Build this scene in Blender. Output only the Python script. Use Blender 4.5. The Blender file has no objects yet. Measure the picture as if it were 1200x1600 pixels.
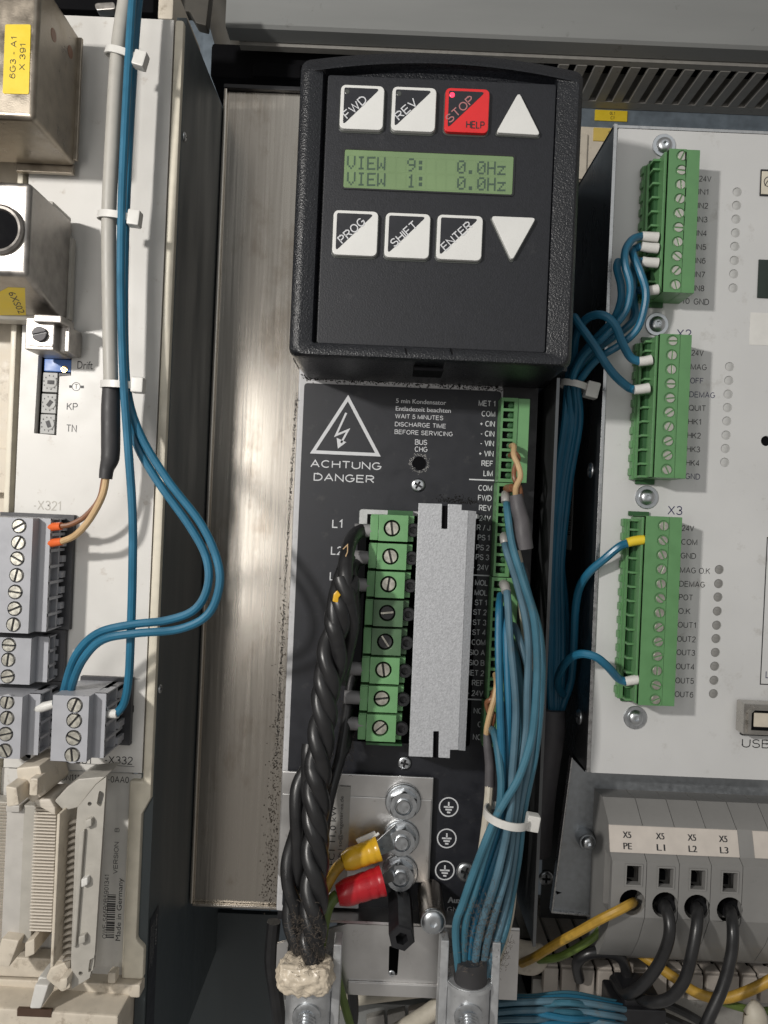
import bpy, bmesh, math, random
from mathutils import Vector, Matrix
from mathutils.geometry import tessellate_polygon
# all builders work in millimetres: x right, d = distance from the camera plane, z up; 1 Blender unit = 100 mm
R = math.radians
SC = 0.01; F = 1200.0; ROLL = R(2.45); DREF = 275.0
CT, ST = math.cos(ROLL), math.sin(ROLL)
scene = bpy.context.scene
scene.unit_settings.scale_length = 0.1
COL = scene.collection
random.seed(7)

# ------------------------------------------------------------------ camera, world, lamps
cam_d = bpy.data.cameras.new('camera'); cam = bpy.data.objects.new('camera', cam_d); COL.objects.link(cam)
cam.location = (0, -DREF*SC, 0); cam.rotation_euler = (R(90), -ROLL, 0)
cam_d.sensor_fit = 'HORIZONTAL'; cam_d.sensor_width = 36; cam_d.lens = 36
cam_d.clip_start = 0.02; cam_d.clip_end = 200
scene.camera = cam
W = bpy.data.worlds.new('World'); scene.world = W; W.use_nodes = True
bgn = W.node_tree.nodes['Background']
bgn.inputs['Color'].default_value = (1.0, 0.955, 0.90, 1); bgn.inputs['Strength'].default_value = 0.24
def lamp(name, x, d, z, size, watts, col, tgt=(0, 275, 0), sy=None):
    l = bpy.data.lights.new(name, 'AREA'); l.energy = watts; l.color = col
    l.shape = 'RECTANGLE'; l.size = size*SC; l.size_y = (sy or size)*SC
    o = bpy.data.objects.new(name, l); COL.objects.link(o)
    p = Vector((x, d-DREF, z))*SC; o.location = p
    t = Vector((tgt[0], tgt[1]-DREF, tgt[2]))*SC
    o.rotation_euler = (t-p).to_track_quat('-Z', 'Y').to_euler()
    return o
lamp('work_lamp', -330, -190, 150, 26, 228, (1.0, 0.965, 0.915))
lamp('soft_fill', 250, -900, 600, 900, 165, (0.92, 0.97, 1.0), sy=1200)  # soft fill panel added above and behind the camera
lamp('glint_helper', -168, -150, 6, 60, 28, (1.0, 0.97, 0.93), sy=230, tgt=(-60, 315, 0))  # lamp added where its reflection makes the flange highlight, plus soft fill
scene.view_settings.view_transform = 'Standard'; scene.view_settings.look = 'None'
scene.view_settings.exposure = 0.04; scene.view_settings.gamma = 1.0

# ------------------------------------------------------------------ geometry helpers
def U(u, v, d):
    du, dv = u-600, v-800
    k = d/F
    return (du*CT+dv*ST)*k, -(-du*ST+dv*CT)*k
def P3(u, v, d):
    x, z = U(u, v, d); return Vector((x, d, z))

class MB:
    def __init__(s): s.v = []; s.f = []; s.m = []; s.g = []
    def mark(s, nm): s.g.append((len(s.f), nm))              # a new piece starts here
    def add(s, vs, fs, mi=0):
        o = len(s.v); s.v += [tuple(p) for p in vs]
        for f in fs: s.f.append([o+i for i in f]); s.m.append(mi)
    def addbm(s, bm, mi=0):
        bm.verts.index_update()
        s.add([v.co for v in bm.verts], [[v.index for v in f.verts] for f in bm.faces], mi); bm.free()
    def prism(s, pts, y0, y1, bev=0, seg=2, mi=0):          # pts (x, z); front at y0
        bm = bmesh.new(); n = len(pts)
        a = [bm.verts.new((x, y0, z)) for x, z in pts]; b = [bm.verts.new((x, y1, z)) for x, z in pts]
        bm.faces.new(a); bm.faces.new(b[::-1])
        for i in range(n): bm.faces.new((a[i], b[i], b[(i+1) % n], a[(i+1) % n]))
        s._fin(bm, bev, seg, mi)
    def _fin(s, bm, bev, seg, mi, ang=30):
        bmesh.ops.recalc_face_normals(bm, faces=bm.faces)
        if bev > 0:
            es = [e for e in bm.edges if len(e.link_faces) == 2 and e.calc_face_angle(0) > R(ang)]
            bmesh.ops.bevel(bm, geom=es, offset=bev, segments=seg, affect='EDGES', profile=0.5, clamp_overlap=True)
        s.addbm(bm, mi)
    def box(s, x0, x1, y0, y1, z0, z1, bev=0, seg=2, mi=0):
        s.prism([(x0, z0), (x1, z0), (x1, z1), (x0, z1)], y0, y1, bev, seg, mi)
    def hull8(s, a, b, bev=0, seg=2, mi=0):                  # frustum: rect a=(x0,x1,y,z0,z1) to rect b
        bm = bmesh.new()
        q = lambda r: [bm.verts.new((r[0], r[2], r[3])), bm.verts.new((r[1], r[2], r[3])), bm.verts.new((r[1], r[2], r[4])), bm.verts.new((r[0], r[2], r[4]))]
        A, B = q(a), q(b); bm.faces.new(A); bm.faces.new(B[::-1])
        for i in range(4): bm.faces.new((A[i], B[i], B[(i+1) % 4], A[(i+1) % 4]))
        s._fin(bm, bev, seg, mi)
    def px(s, u0, v0, u1, v1, d0, d1, bev=0, seg=2, mi=0):   # box by the photo's corner pixels at its front depth
        x0, z1 = U(u0, v0, d0); x1, z0 = U(u1, v1, d0)
        s.box(min(x0, x1), max(x0, x1), d0, d1, min(z0, z1), max(z0, z1), bev, seg, mi)
    def pxpoly(s, pts, d0, d1, bev=0, seg=2, mi=0):
        s.prism([U(u, v, d0) for u, v in pts], d0, d1, bev, seg, mi)
    def xprism(s, pts, x0, x1, bev=0, seg=2, mi=0):          # pts (d, z) extruded along x
        bm = bmesh.new(); n = len(pts)
        a = [bm.verts.new((x0, y, z)) for y, z in pts]; b = [bm.verts.new((x1, y, z)) for y, z in pts]
        bm.faces.new(a); bm.faces.new(b[::-1])
        for i in range(n): bm.faces.new((a[i], b[i], b[(i+1) % n], a[(i+1) % n]))
        s._fin(bm, bev, seg, mi)
    def zprism(s, pts, z0, z1, bev=0, seg=2, mi=0):          # pts (x, d) extruded along z
        bm = bmesh.new(); n = len(pts)
        a = [bm.verts.new((x, y, z0)) for x, y in pts]; b = [bm.verts.new((x, y, z1)) for x, y in pts]
        bm.faces.new(a); bm.faces.new(b[::-1])
        for i in range(n): bm.faces.new((a[i], b[i], b[(i+1) % n], a[(i+1) % n]))
        s._fin(bm, bev, seg, mi)
    def plate(s, outer, holes, y0, y1, mi=0, bev=0):         # plate with holes
        loops = [outer]+holes; bm = bmesh.new(); fl = []; A = []; B = []
        for lp in loops:
            A.append([bm.verts.new((x, y0, z)) for x, z in lp]); B.append([bm.verts.new((x, y1, z)) for x, z in lp])
        fa = sum(A, []); fb = sum(B, [])
        tris = tessellate_polygon([[Vector((x, z, 0)) for x, z in lp] for lp in loops])
        for t in tris:
            try: bm.faces.new([fa[i] for i in t]); bm.faces.new([fb[i] for i in t][::-1])
            except ValueError: pass
        for a, b in zip(A, B):
            n = len(a)
            for i in range(n): bm.faces.new((a[i], b[i], b[(i+1) % n], a[(i+1) % n]))
        s._fin(bm, bev, 2, mi, 40)
    def loops(s, lps, mi=0, cap0=False, cap1=True):          # bridge point loops of equal count
        n = len(lps[0]); vs = sum([list(l) for l in lps], []); fs = []
        for k in range(len(lps)-1):
            for i in range(n):
                j = (i+1) % n; fs.append((k*n+i, k*n+j, (k+1)*n+j, (k+1)*n+i))
        if cap0: fs.append(tuple(range(n))[::-1])
        if cap1: fs.append(tuple((len(lps)-1)*n+i for i in range(n)))
        bm = bmesh.new(); bv = [bm.verts.new(p) for p in vs]
        for f in fs:
            try: bm.faces.new([bv[i] for i in f])
            except ValueError: pass
        bmesh.ops.recalc_face_normals(bm, faces=bm.faces); s.addbm(bm, mi)
    def lathe(s, c, prof, axis=(0, -1, 0), seg=24, mi=0, cap=True):   # prof [(r, t)] along axis from c
        ax = Vector(axis).normalized(); e1 = ax.orthogonal().normalized(); e2 = ax.cross(e1); c = Vector(c)
        lps = [[c+ax*t+(e1*math.cos(2*math.pi*i/seg)+e2*math.sin(2*math.pi*i/seg))*r for i in range(seg)] for r, t in prof]
        s.loops(lps, mi, cap0=cap, cap1=cap)
    def tube(s, pts, r, seg=10, sub=6, mi=0, flat=None):     # Catmull-Rom tube through 3D points; r number or list
        pts = [Vector(p) for p in pts]; n = len(pts)
        rs = r if isinstance(r, (list, tuple)) else [r]*n
        P = []; Q = []
        for i in range(n-1):
            p0 = pts[i-1] if i > 0 else pts[i]*2-pts[i+1]; p3 = pts[i+2] if i+2 < n else pts[i+1]*2-pts[i]
            p1, p2 = pts[i], pts[i+1]
            for k in range(sub):
                t = k/sub
                P.append(0.5*((2*p1)+(p2-p0)*t+(2*p0-5*p1+4*p2-p3)*t*t+(3*p1-p0-3*p2+p3)*t**3)); Q.append(rs[i]+(rs[i+1]-rs[i])*t)
        P.append(pts[-1]); Q.append(rs[-1])
        tg = []
        for i in range(len(P)):
            t = P[min(i+1, len(P)-1)]-P[max(i-1, 0)]; tg.append(t.normalized() if t.length > 1e-9 else Vector((0, 0, 1)))
        nr = Vector((0, -1, 0)); nr = (nr-tg[0]*nr.dot(tg[0]))
        nr = nr.normalized() if nr.length > 1e-4 else tg[0].orthogonal().normalized()
        lps = []
        for i, p in enumerate(P):
            nr = nr-tg[i]*nr.dot(tg[i]); nr = nr.normalized() if nr.length > 1e-6 else tg[i].orthogonal().normalized()
            b = tg[i].cross(nr); ax, bx = (Q[i], Q[i]) if flat is None else (flat[0], flat[1])
            lps.append([p+nr*math.cos(2*math.pi*k/seg)*ax+b*math.sin(2*math.pi*k/seg)*bx for k in range(seg)])
        s.loops(lps, mi, cap0=True, cap1=True)

def circ(cx, cz, r, n=18): return [(cx+r*math.cos(2*math.pi*i/n), cz+r*math.sin(2*math.pi*i/n)) for i in range(n)]
def rect(x0, x1, z0, z1): return [(x0, z0), (x1, z0), (x1, z1), (x0, z1)]
def pxrect(u0, v0, u1, v1, d):
    x0, z1 = U(u0, v0, d); x1, z0 = U(u1, v1, d); return rect(min(x0, x1), max(x0, x1), min(z0, z1), max(z0, z1))
def rrect(x0, x1, z0, z1, r, n=4):
    o = []
    for cx, cz, a in ((x1-r, z0+r, -90), (x1-r, z1-r, 0), (x0+r, z1-r, 90), (x0+r, z0+r, 180)):
        for k in range(n+1):
            t = R(a+90*k/n); o.append((cx+r*math.cos(t), cz+r*math.sin(t)))
    return o
def rpoly(pts, r, n=4):                                      # polygon with rounded corners
    o = []; N = len(pts)
    for i in range(N):
        p = Vector(pts[i]); a = (Vector(pts[i-1])-p).normalized(); b = (Vector(pts[(i+1) % N])-p).normalized()
        h = a.angle(b)/2; L = r/math.tan(h); p0, p1 = p+a*L, p+b*L
        for k in range(n+1):
            t = k/n; q = p0*(1-t)**2+p*2*t*(1-t)+p1*t*t; o.append((q.x, q.y))
    return o

ORG = {}
def _org(parent):
    while parent is not None:
        if parent.name in ORG: return ORG[parent.name]
        parent = parent.parent
    return Vector((0, DREF, 0))
def smooth(me, ang=35):
    me.polygons.foreach_set('use_smooth', [True]*len(me.polygons)); me.set_sharp_from_angle(angle=R(ang))
def wn(o):
    if len(o.data.polygons) < 6000: w = o.modifiers.new('weighted_normals', 'WEIGHTED_NORMAL'); w.keep_sharp = True
def mk(mb, name, mats, parent=None, org=None, ang=35):
    po = ORG[parent.name] if parent is not None else Vector((0, DREF, 0))
    og = Vector(org) if org is not None else po
    me = bpy.data.meshes.new(name)
    me.from_pydata([((x-og.x)*SC, (y-og.y)*SC, (z-og.z)*SC) for x, y, z in mb.v], [], mb.f)
    mats = mats if isinstance(mats, (list, tuple)) else [mats]
    for m in mats: me.materials.append(m)
    me.polygons.foreach_set('material_index', mb.m); smooth(me, ang); me.update()
    o = bpy.data.objects.new(name, me); COL.objects.link(o)
    o.parent = parent; o.location = (og-po)*SC; ORG[o.name] = og; wn(o)
    return o
def inst(me, name, parent, pos, scale=1.0, rot=0.0, sx=None):     # a piece that shares mesh data
    o = bpy.data.objects.new(name, me); COL.objects.link(o); o.parent = parent
    po = ORG[parent.name] if parent is not None else Vector((0, DREF, 0))
    o.location = (Vector(pos)-po)*SC; o.rotation_euler = (0, rot, 0); o.scale = (scale,)*3 if sx is None else sx
    ORG[o.name] = Vector(pos); wn(o); return o
def tag(o, label=None, cat=None, group=None, kind=None):
    if label: o['label'] = label
    if cat: o['category'] = cat
    if group: o['group'] = group
    if kind: o['kind'] = kind
    return o
def thing(name, label, cat, org, group=None):
    o = bpy.data.objects.new(name, None); COL.objects.link(o); o.empty_display_size = 0.05
    og = Vector(org); o.location = (og-Vector((0, DREF, 0)))*SC; ORG[o.name] = og
    return tag(o, label, cat, group)

# ------------------------------------------------------------------ lettering (flat print, real outlines)
_tc = {}
def _tm(s):
    if s in _tc: return _tc[s]
    cu = bpy.data.curves.new('t', 'FONT'); cu.body = s; cu.resolution_u = 3; cu.size = 1
    ob = bpy.data.objects.new('t', cu); me = bpy.data.meshes.new_from_object(ob)
    r = ([(v.co.x, v.co.y) for v in me.vertices], [list(p.vertices) for p in me.polygons])
    bpy.data.objects.remove(ob); bpy.data.curves.remove(cu); bpy.data.meshes.remove(me)
    xs = [p[0] for p in r[0]] or [0, 1]; _tc[s] = (r, min(xs), max(xs)); return _tc[s]
def _arc(cx, cy, rx, ry, a0, a1, n=9): return [(cx+rx*math.cos(R(a0+(a1-a0)*i/n)), cy+ry*math.sin(R(a0+(a1-a0)*i/n))) for i in range(n+1)]
GL = {'A': (.70, [[(0, 0), (.35, 1), (.70, 0)], [(.12, .34), (.58, .34)]]), 'B': (.62, [[(0, 0), (0, 1), (.34, 1)]+_arc(.34, .765, .24, .235, 90, -90)+[(0, .53)], [(.34, .53)]+_arc(.34, .265, .28, .265, 90, -90)+[(0, 0)]]),
      'C': (.68, [_arc(.36, .5, .36, .5, 48, 312, 14)]), 'D': (.66, [[(.26, 0), (0, 0), (0, 1), (.26, 1)]+_arc(.26, .5, .40, .5, 90, -90, 12)]), 'E': (.58, [[(.58, 0), (0, 0), (0, 1), (.56, 1)], [(0, .53), (.52, .53)]]),
      'F': (.54, [[(0, 0), (0, 1), (.54, 1)], [(0, .52), (.46, .52)]]), 'G': (.72, [_arc(.36, .5, .36, .5, 48, 350, 15)+[(.70, .48), (.42, .48)]]), 'H': (.64, [[(0, 0), (0, 1)], [(.64, 0), (.64, 1)], [(0, .53), (.64, .53)]]),
      'I': (.02, [[(.01, 0), (.01, 1)]]), 'J': (.44, [[(.44, 1), (.44, .22)]+_arc(.22, .22, .22, .22, 0, -180)+[(0, .32)]]), 'K': (.62, [[(0, 0), (0, 1)], [(.6, 1), (0, .4)], [(.22, .6), (.62, 0)]]), 'L': (.5, [[(0, 1), (0, 0), (.5, 0)]]),
      'M': (.76, [[(0, 0), (0, 1), (.38, .06), (.76, 1), (.76, 0)]]), 'N': (.64, [[(0, 0), (0, 1), (.64, 0), (.64, 1)]]), 'O': (.74, [_arc(.37, .5, .37, .5, 0, 360, 22)]), 'P': (.58, [[(0, 0), (0, 1), (.33, 1)]+_arc(.33, .74, .25, .26, 90, -90)+[(0, .48)]]),
      'Q': (.74, [_arc(.37, .5, .37, .5, 0, 360, 22), [(.45, .22), (.72, -.04)]]), 'R': (.64, [[(0, 0), (0, 1), (.36, 1)]+_arc(.36, .745, .25, .255, 90, -90)+[(0, .49)], [(.32, .49), (.62, 0)]]),
      'S': (.60, [_arc(.30, .745, .27, .255, 20, 250, 10)+_arc(.30, .26, .30, .26, 80, -170, 11)]), 'T': (.62, [[(0, 1), (.62, 1)], [(.31, 1), (.31, 0)]]), 'U': (.64, [[(0, 1), (0, .32)]+_arc(.32, .32, .32, .32, 180, 360)+[(.64, 1)]]),
      'V': (.66, [[(0, 1), (.33, 0), (.66, 1)]]), 'W': (.96, [[(0, 1), (.24, 0), (.48, 1), (.72, 0), (.96, 1)]]), 'X': (.66, [[(0, 0), (.64, 1)], [(.02, 1), (.66, 0)]]), 'Y': (.66, [[(0, 1), (.33, .45), (.66, 1)], [(.33, .45), (.33, 0)]]), 'Z': (.6, [[(.02, 1), (.58, 1), (0, 0), (.6, 0)]]),
      '0': (.5, [_arc(.25, .5, .25, .5, 0, 360, 20)]), '1': (.30, [[(0, .76), (.22, 1), (.22, 0)]]), '2': (.52, [_arc(.26, .73, .25, .27, 170, -30, 9)+[(0, 0), (.52, 0)]]), '3': (.52, [_arc(.25, .76, .23, .24, 160, -90, 10)+_arc(.25, .26, .27, .26, 90, -165, 11)]),
      '4': (.54, [[(.41, 0), (.41, 1), (0, .27), (.54, .27)]]), '5': (.52, [[(.48, 1), (.10, 1), (.04, .5)]+_arc(.25, .33, .27, .33, 130, -160, 12)]), '6': (.52, [_arc(.28, .68, .24, .32, 35, 130, 5)+_arc(.26, .33, .26, .33, 160, 520, 20)]),
      '7': (.5, [[(0, 1), (.5, 1), (.16, 0)]]), '8': (.52, [_arc(.26, .76, .22, .24, -90, 270, 18), _arc(.26, .26, .26, .26, 90, 450, 18)]), '9': (.52, [_arc(.26, .67, .26, .33, -20, 340, 20)+_arc(.24, .32, .28, .32, 20, -140, 8)]),
      '-': (.26, [[(0, .38), (.26, .38)]]), '+': (.5, [[(0, .42), (.5, .42)], [(.25, .17), (.25, .67)]]), '.': (.02, [[(.01, -.04), (.01, .08)]]), '/': (.3, [[(0, -.05), (.3, 1.05)]]), '|': (.02, [[(.01, -.2), (.01, 1.1)]]), ' ': (.16, [])}
def _stroke(q, hw):                                           # mitred ribbon of one polyline
    n = len(q); closed = n > 3 and (q[0]-q[-1]).length < 1e-4
    if closed: q = q[:-1]; n -= 1
    L = []; Rr = []
    for i in range(n):
        a = q[i-1] if (i > 0 or closed) else None; b = q[(i+1) % n] if (i < n-1 or closed) else None
        t1 = (q[i]-a).normalized() if a is not None else None; t2 = (b-q[i]).normalized() if b is not None else None
        t1 = t1 or t2; t2 = t2 or t1; mm_ = t1+t2; mm_ = mm_.normalized() if mm_.length > 1e-3 else t1
        nn = Vector((-mm_.y, mm_.x)); k = hw/max(0.45, nn.dot(Vector((-t1.y, t1.x)))); L.append(q[i]+nn*k); Rr.append(q[i]-nn*k)
    return L+Rr, [(i, (i+1) % n, n+(i+1) % n, n+i) for i in range(n if closed else n-1)]
CAPH = None
def T(mb, s, u, v, d, h, w=None, align='l', rot=0, mi=0, bold=0):
    mb.mark('lettering')
    if not all(ch in GL for ch in s): return TF(mb, s, u, v, d, h, w, align, rot, mi, bold)
    k = d/F; H = h*k*0.9; hw = h*k*(0.055+0.05*bold); adv = 0; ps = []
    for ch in s:
        gw, st = GL[ch]; ps += [[(adv+x, y) for x, y in l] for l in st]; adv += gw+0.22
    tot = adv-0.22; sx = H if w is None else (w*k-2*hw)/max(tot, 0.05); off = {'l': 0, 'c': tot/2, 'r': tot}[align]*sx
    c, sn = math.cos(R(rot)), math.sin(R(rot)); cx, cz = U(u, v, d); j = 0
    for l in ps:
        vs, fs = _stroke([Vector((x*sx-off, (y-0.5)*H)) for x, y in l], hw); j += 1
        mb.add([(cx+p.x*c-p.y*sn, d-0.0008*(j % 5), cz+p.x*sn+p.y*c) for p in vs], fs, mi)
def TF(mb, s, u, v, d, h, w=None, align='l', rot=0, mi=0, bold=0):   # u,v: pixel of the left/centre/right end at mid cap height
    global CAPH
    if CAPH is None:
        r = _tm('H')[0][0]; CAPH = max(p[1] for p in r)
    (vs, fs), x0, x1 = _tm(s); k = d/F
    sy = h*k/CAPH; sx = sy if w is None else w*k/(x1-x0)
    cx, cz = U(u, v, d); off = {'l': x0, 'c': (x0+x1)/2, 'r': x1}[align]
    c, sn = math.cos(R(rot)), math.sin(R(rot))
    for bx in ([0] if not bold else [-bold*k, 0, bold*k]):
        out = []
        for x, y in vs:
            a, b = (x-off)*sx+bx, (y-CAPH/2)*sy
            out.append((cx+a*c-b*sn, d+abs(bx)*0.002, cz+a*sn+b*c))
        mb.add(out, fs, mi)
def line(mb, pts, d, w, mi=0, closed=False):                  # stroked flat line on a plane, pixel points, pixel width
    q = [Vector(U(u, v, d)) for u, v in pts]; n = len(q); hw = w*d/F/2
    L = []; Rr = []
    for i in range(n):
        a = q[i-1] if (i > 0 or closed) else None; b = q[(i+1) % n] if (i < n-1 or closed) else None
        t1 = (q[i]-a).normalized() if a is not None else None; t2 = (b-q[i]).normalized() if b is not None else None
        t1 = t1 or t2; t2 = t2 or t1
        m = (t1+t2).normalized(); nn = Vector((-m.y, m.x)); k = hw/max(0.35, nn.dot(Vector((-t1.y, t1.x))))
        L.append(q[i]+nn*k); Rr.append(q[i]-nn*k)
    vs = [(p.x, d, p.y) for p in L]+[(p.x, d, p.y) for p in Rr]
    mb.add(vs, [(i, (i+1) % n, n+(i+1) % n, n+i) for i in range(n if closed else n-1)], mi)
def flat(mb, pts, d, mi=0): mb.add([(*U(u, v, d),) for u, v in []], [], mi) if not pts else mb.add([(U(u, v, d)[0], d, U(u, v, d)[1]) for u, v in pts], [tuple(range(len(pts)))], mi)
def flatring(mb, u, v, r, d, w, mi=0, n=28):
    line(mb, [(u+r*math.cos(2*math.pi*i/n), v+r*math.sin(2*math.pi*i/n)) for i in range(n)], d, w, mi, True)

def mkl(mb, mats, parent):                                    # one object per printed line or symbol
    g = mb.g+[(len(mb.f), None)]
    if g[0][0] > 0: g.insert(0, (0, 'print_mark'))
    for (a, nm), (e, _) in zip(g, g[1:]):
        if e <= a: continue
        b = MB(); ids = {}
        for f, mi in zip(mb.f[a:e], mb.m[a:e]):
            for i in f:
                if i not in ids: ids[i] = len(b.v); b.v.append(mb.v[i])
            b.f.append([ids[i] for i in f]); b.m.append(mi)
        c = sum((Vector(p) for p in b.v), Vector())/len(b.v); mk(b, nm, mats, parent, org=c)

# ------------------------------------------------------------------ materials
def M(name, col, rough=0.5, metal=0.0, var=0.08, vs=25, bump=0.0, bs=400, dirt=None, stretch=None, rvar=0.1, spec=0.5, coat=0, emit=None, trans=0, sss=0, ds=None):
    m = bpy.data.materials.new(name); m.use_nodes = True; nt = m.node_tree; N, L = nt.nodes, nt.links
    b = N['Principled BSDF']; b.inputs['Metallic'].default_value = metal; b.inputs['Roughness'].default_value = rough
    b.inputs['Specular IOR Level'].default_value = spec; b.inputs['Coat Weight'].default_value = coat
    tc = N.new('ShaderNodeTexCoord'); src = tc.outputs['Object']
    if stretch:
        mp = N.new('ShaderNodeMapping'); mp.inputs['Scale'].default_value = stretch; L.new(src, mp.inputs['Vector']); ssrc = mp.outputs['Vector']
    else: ssrc = src
    nz = N.new('ShaderNodeTexNoise'); nz.inputs['Scale'].default_value = vs; nz.inputs['Detail'].default_value = 6; L.new(ssrc, nz.inputs['Vector'])
    cr = N.new('ShaderNodeValToRGB'); e = cr.color_ramp.elements
    e[0].position = 0.3; e[1].position = 0.7
    e[0].color = tuple(max(0, c*(1-var)) for c in col)+(1,); e[1].color = tuple(min(1, c*(1+var)) for c in col)+(1,)
    L.new(nz.outputs['Fac'], cr.inputs['Fac']); out = cr.outputs['Color']
    if dirt:                                                   # (colour, amount 0..1, scale)
        dc, amt, dsc = dirt
        n2 = N.new('ShaderNodeTexNoise'); n2.inputs['Scale'].default_value = dsc; n2.inputs['Detail'].default_value = 8; n2.inputs['Roughness'].default_value = 0.7
        if ds:
            mp2 = N.new('ShaderNodeMapping'); mp2.inputs['Scale'].default_value = ds; L.new(src, mp2.inputs['Vector']); L.new(mp2.outputs['Vector'], n2.inputs['Vector'])
        else: L.new(src, n2.inputs['Vector'])
        mr = N.new('ShaderNodeMapRange'); mr.inputs['From Min'].default_value = 0.72-0.35*amt; mr.inputs['From Max'].default_value = 0.86-0.2*amt
        L.new(n2.outputs['Fac'], mr.inputs['Value'])
        mx = N.new('ShaderNodeMix'); mx.data_type = 'RGBA'; mx.inputs['B'].default_value = tuple(dc)+(1,)
        L.new(mr.outputs['Result'], mx.inputs['Factor']); L.new(out, mx.inputs['A']); out = mx.outputs['Result']
    L.new(out, b.inputs['Base Color'])
    if rvar:
        mr = N.new('ShaderNodeMapRange'); mr.inputs['To Min'].default_value = max(0.02, rough-rvar); mr.inputs['To Max'].default_value = min(1, rough+rvar)
        mr.inputs['From Min'].default_value = 0.3; mr.inputs['From Max'].default_value = 0.7
        L.new(nz.outputs['Fac'], mr.inputs['Value']); L.new(mr.outputs['Result'], b.inputs['Roughness'])
    if bump:
        n3 = N.new('ShaderNodeTexNoise'); n3.inputs['Scale'].default_value = bs; n3.inputs['Detail'].default_value = 3
        L.new(ssrc if stretch else src, n3.inputs['Vector'])
        bp = N.new('ShaderNodeBump'); bp.inputs['Strength'].default_value = bump; bp.inputs['Distance'].default_value = 0.004
        L.new(n3.outputs['Fac'], bp.inputs['Height']); L.new(bp.outputs['Normal'], b.inputs['Normal'])
    if emit: b.inputs['Emission Color'].default_value = tuple(emit[:3])+(1,); b.inputs['Emission Strength'].default_value = emit[3]
    if trans: b.inputs['Transmission Weight'].default_value = trans
    if sss:
        b.inputs['Subsurface Weight'].default_value = sss; b.inputs['Subsurface Radius'].default_value = (0.02, 0.02, 0.02)
    return m
SOOT = (0.015, 0.014, 0.013)
m = {}
m['cream'] = M('cream_plastic', (0.66, 0.61, 0.50), 0.45, dirt=((0.36, 0.30, 0.22), 0.2, 16), bump=0.03, bs=200)
m['panelwhite'] = M('pale_lacquer', (0.63, 0.615, 0.585), 0.42, var=0.04, vs=9, dirt=((0.38, 0.32, 0.26), 0.34, 16), bump=0.02, bs=250)
m['beige'] = M('beige_plastic', (0.58, 0.52, 0.43), 0.5, dirt=((0.20, 0.15, 0.10), 0.45, 14), bump=0.05, bs=150)
m['shell'] = M('grey_beige_shell', (0.40, 0.38, 0.34), 0.42, dirt=((0.2, 0.17, 0.13), 0.3, 25), bump=0.05, bs=200)
m['modside'] = M('dark_grey_enamel', (0.058, 0.070, 0.075), 0.5, var=0.12, vs=8, stretch=(1, 1, 0.15), bump=0.05, bs=300)
m['plugface'] = M('grey_plug_plastic', (0.36, 0.365, 0.39), 0.42, var=0.04, bump=0.02)
m['plugdark'] = M('dark_plug_plastic', (0.045, 0.045, 0.05), 0.5)
m['hood'] = M('tarnished_diecast_zinc', (0.29, 0.255, 0.21), 0.36, 1.0, var=0.25, vs=20, rvar=0.1, bump=0.10, bs=250, dirt=((0.16, 0.12, 0.08), 0.35, 14))
m['chrome'] = M('chromed_metal', (0.34, 0.32, 0.30), 0.42, 1.0, var=0.25, vs=25, rvar=0.1, bump=0.03, bs=150)
m['nickel'] = M('nickel_screw', (0.62, 0.60, 0.53), 0.36, 1.0, var=0.12, vs=120, rvar=0.1, bump=0.05, bs=500)
m['brass'] = M('brass_screw', (0.70, 0.50, 0.22), 0.3, 1.0, var=0.15, vs=90)
m['zinc'] = M('zinc_plated_steel', (0.56, 0.58, 0.60), 0.33, 1.0, var=0.10, vs=60, rvar=0.08, bump=0.02, bs=300)
m['steel'] = M('brushed_stainless', (0.54, 0.50, 0.445), 0.24, 1.0, var=0.06, vs=6, stretch=(16, 16, 0.3), rvar=0.055, bump=0.008, bs=12, dirt=((0.29, 0.23, 0.17), 0.52, 1.5), ds=(1.8, 1, 1.0))  # brown base and blotches paint in the reflected surroundings besides real stains
m['bracketsteel'] = M('polished_sheet_steel', (0.68, 0.67, 0.66), 0.34, 1.0, var=0.15, vs=6, rvar=0.08, bump=0.05, bs=40, dirt=((0.12, 0.09, 0.06), 0.25, 9))
m['galv'] = M('galvanised_sheet', (0.40, 0.42, 0.44), 0.42, 0.85, var=0.10, vs=50, rvar=0.1, bump=0.03, bs=120)
m['mount'] = M('bluish_mounting_plate', (0.19, 0.23, 0.27), 0.5, 0.4, var=0.15, vs=25, bump=0.03)
m['lid'] = M('grey_duct_lid', (0.235, 0.24, 0.235), 0.5, var=0.05, vs=6, dirt=((0.08, 0.075, 0.065), 0.25, 12), stretch=(0.3, 1, 2))
m['duct'] = M('grey_duct_plastic', (0.28, 0.27, 0.25), 0.5, var=0.1, dirt=((0.07, 0.06, 0.05), 0.4, 25))
m['ductpale'] = M('pale_duct_plastic', (0.40, 0.36, 0.32), 0.5, var=0.1, dirt=((0.16, 0.13, 0.1), 0.4, 25))
m['cover'] = M('light_grey_paint', (0.52, 0.52, 0.53), 0.5, 0.0, var=0.06, vs=40, bump=0.25, bs=180, dirt=((0.05, 0.045, 0.04), 0.34, 60))
m['silver'] = M('silver_hammer_paint', (0.45, 0.46, 0.48), 0.45, 0.2, var=0.12, vs=160, bump=0.3, bs=170, dirt=((0.26, 0.26, 0.27), 0.32, 110))
m['label'] = M('dark_label_film', (0.013, 0.014, 0.019), 0.46, var=0.15, vs=20, bump=0.03, bs=300, dirt=((0.045, 0.045, 0.046), 0.40, 16), rvar=0.08)
m['print'] = M('white_print', (0.62, 0.63, 0.65), 0.5, var=0.03, rvar=0)
m['ink'] = M('black_ink', (0.02, 0.02, 0.022), 0.5, var=0, rvar=0)
m['inkblue'] = M('navy_ink', (0.03, 0.03, 0.09), 0.5, var=0, rvar=0)
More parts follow.
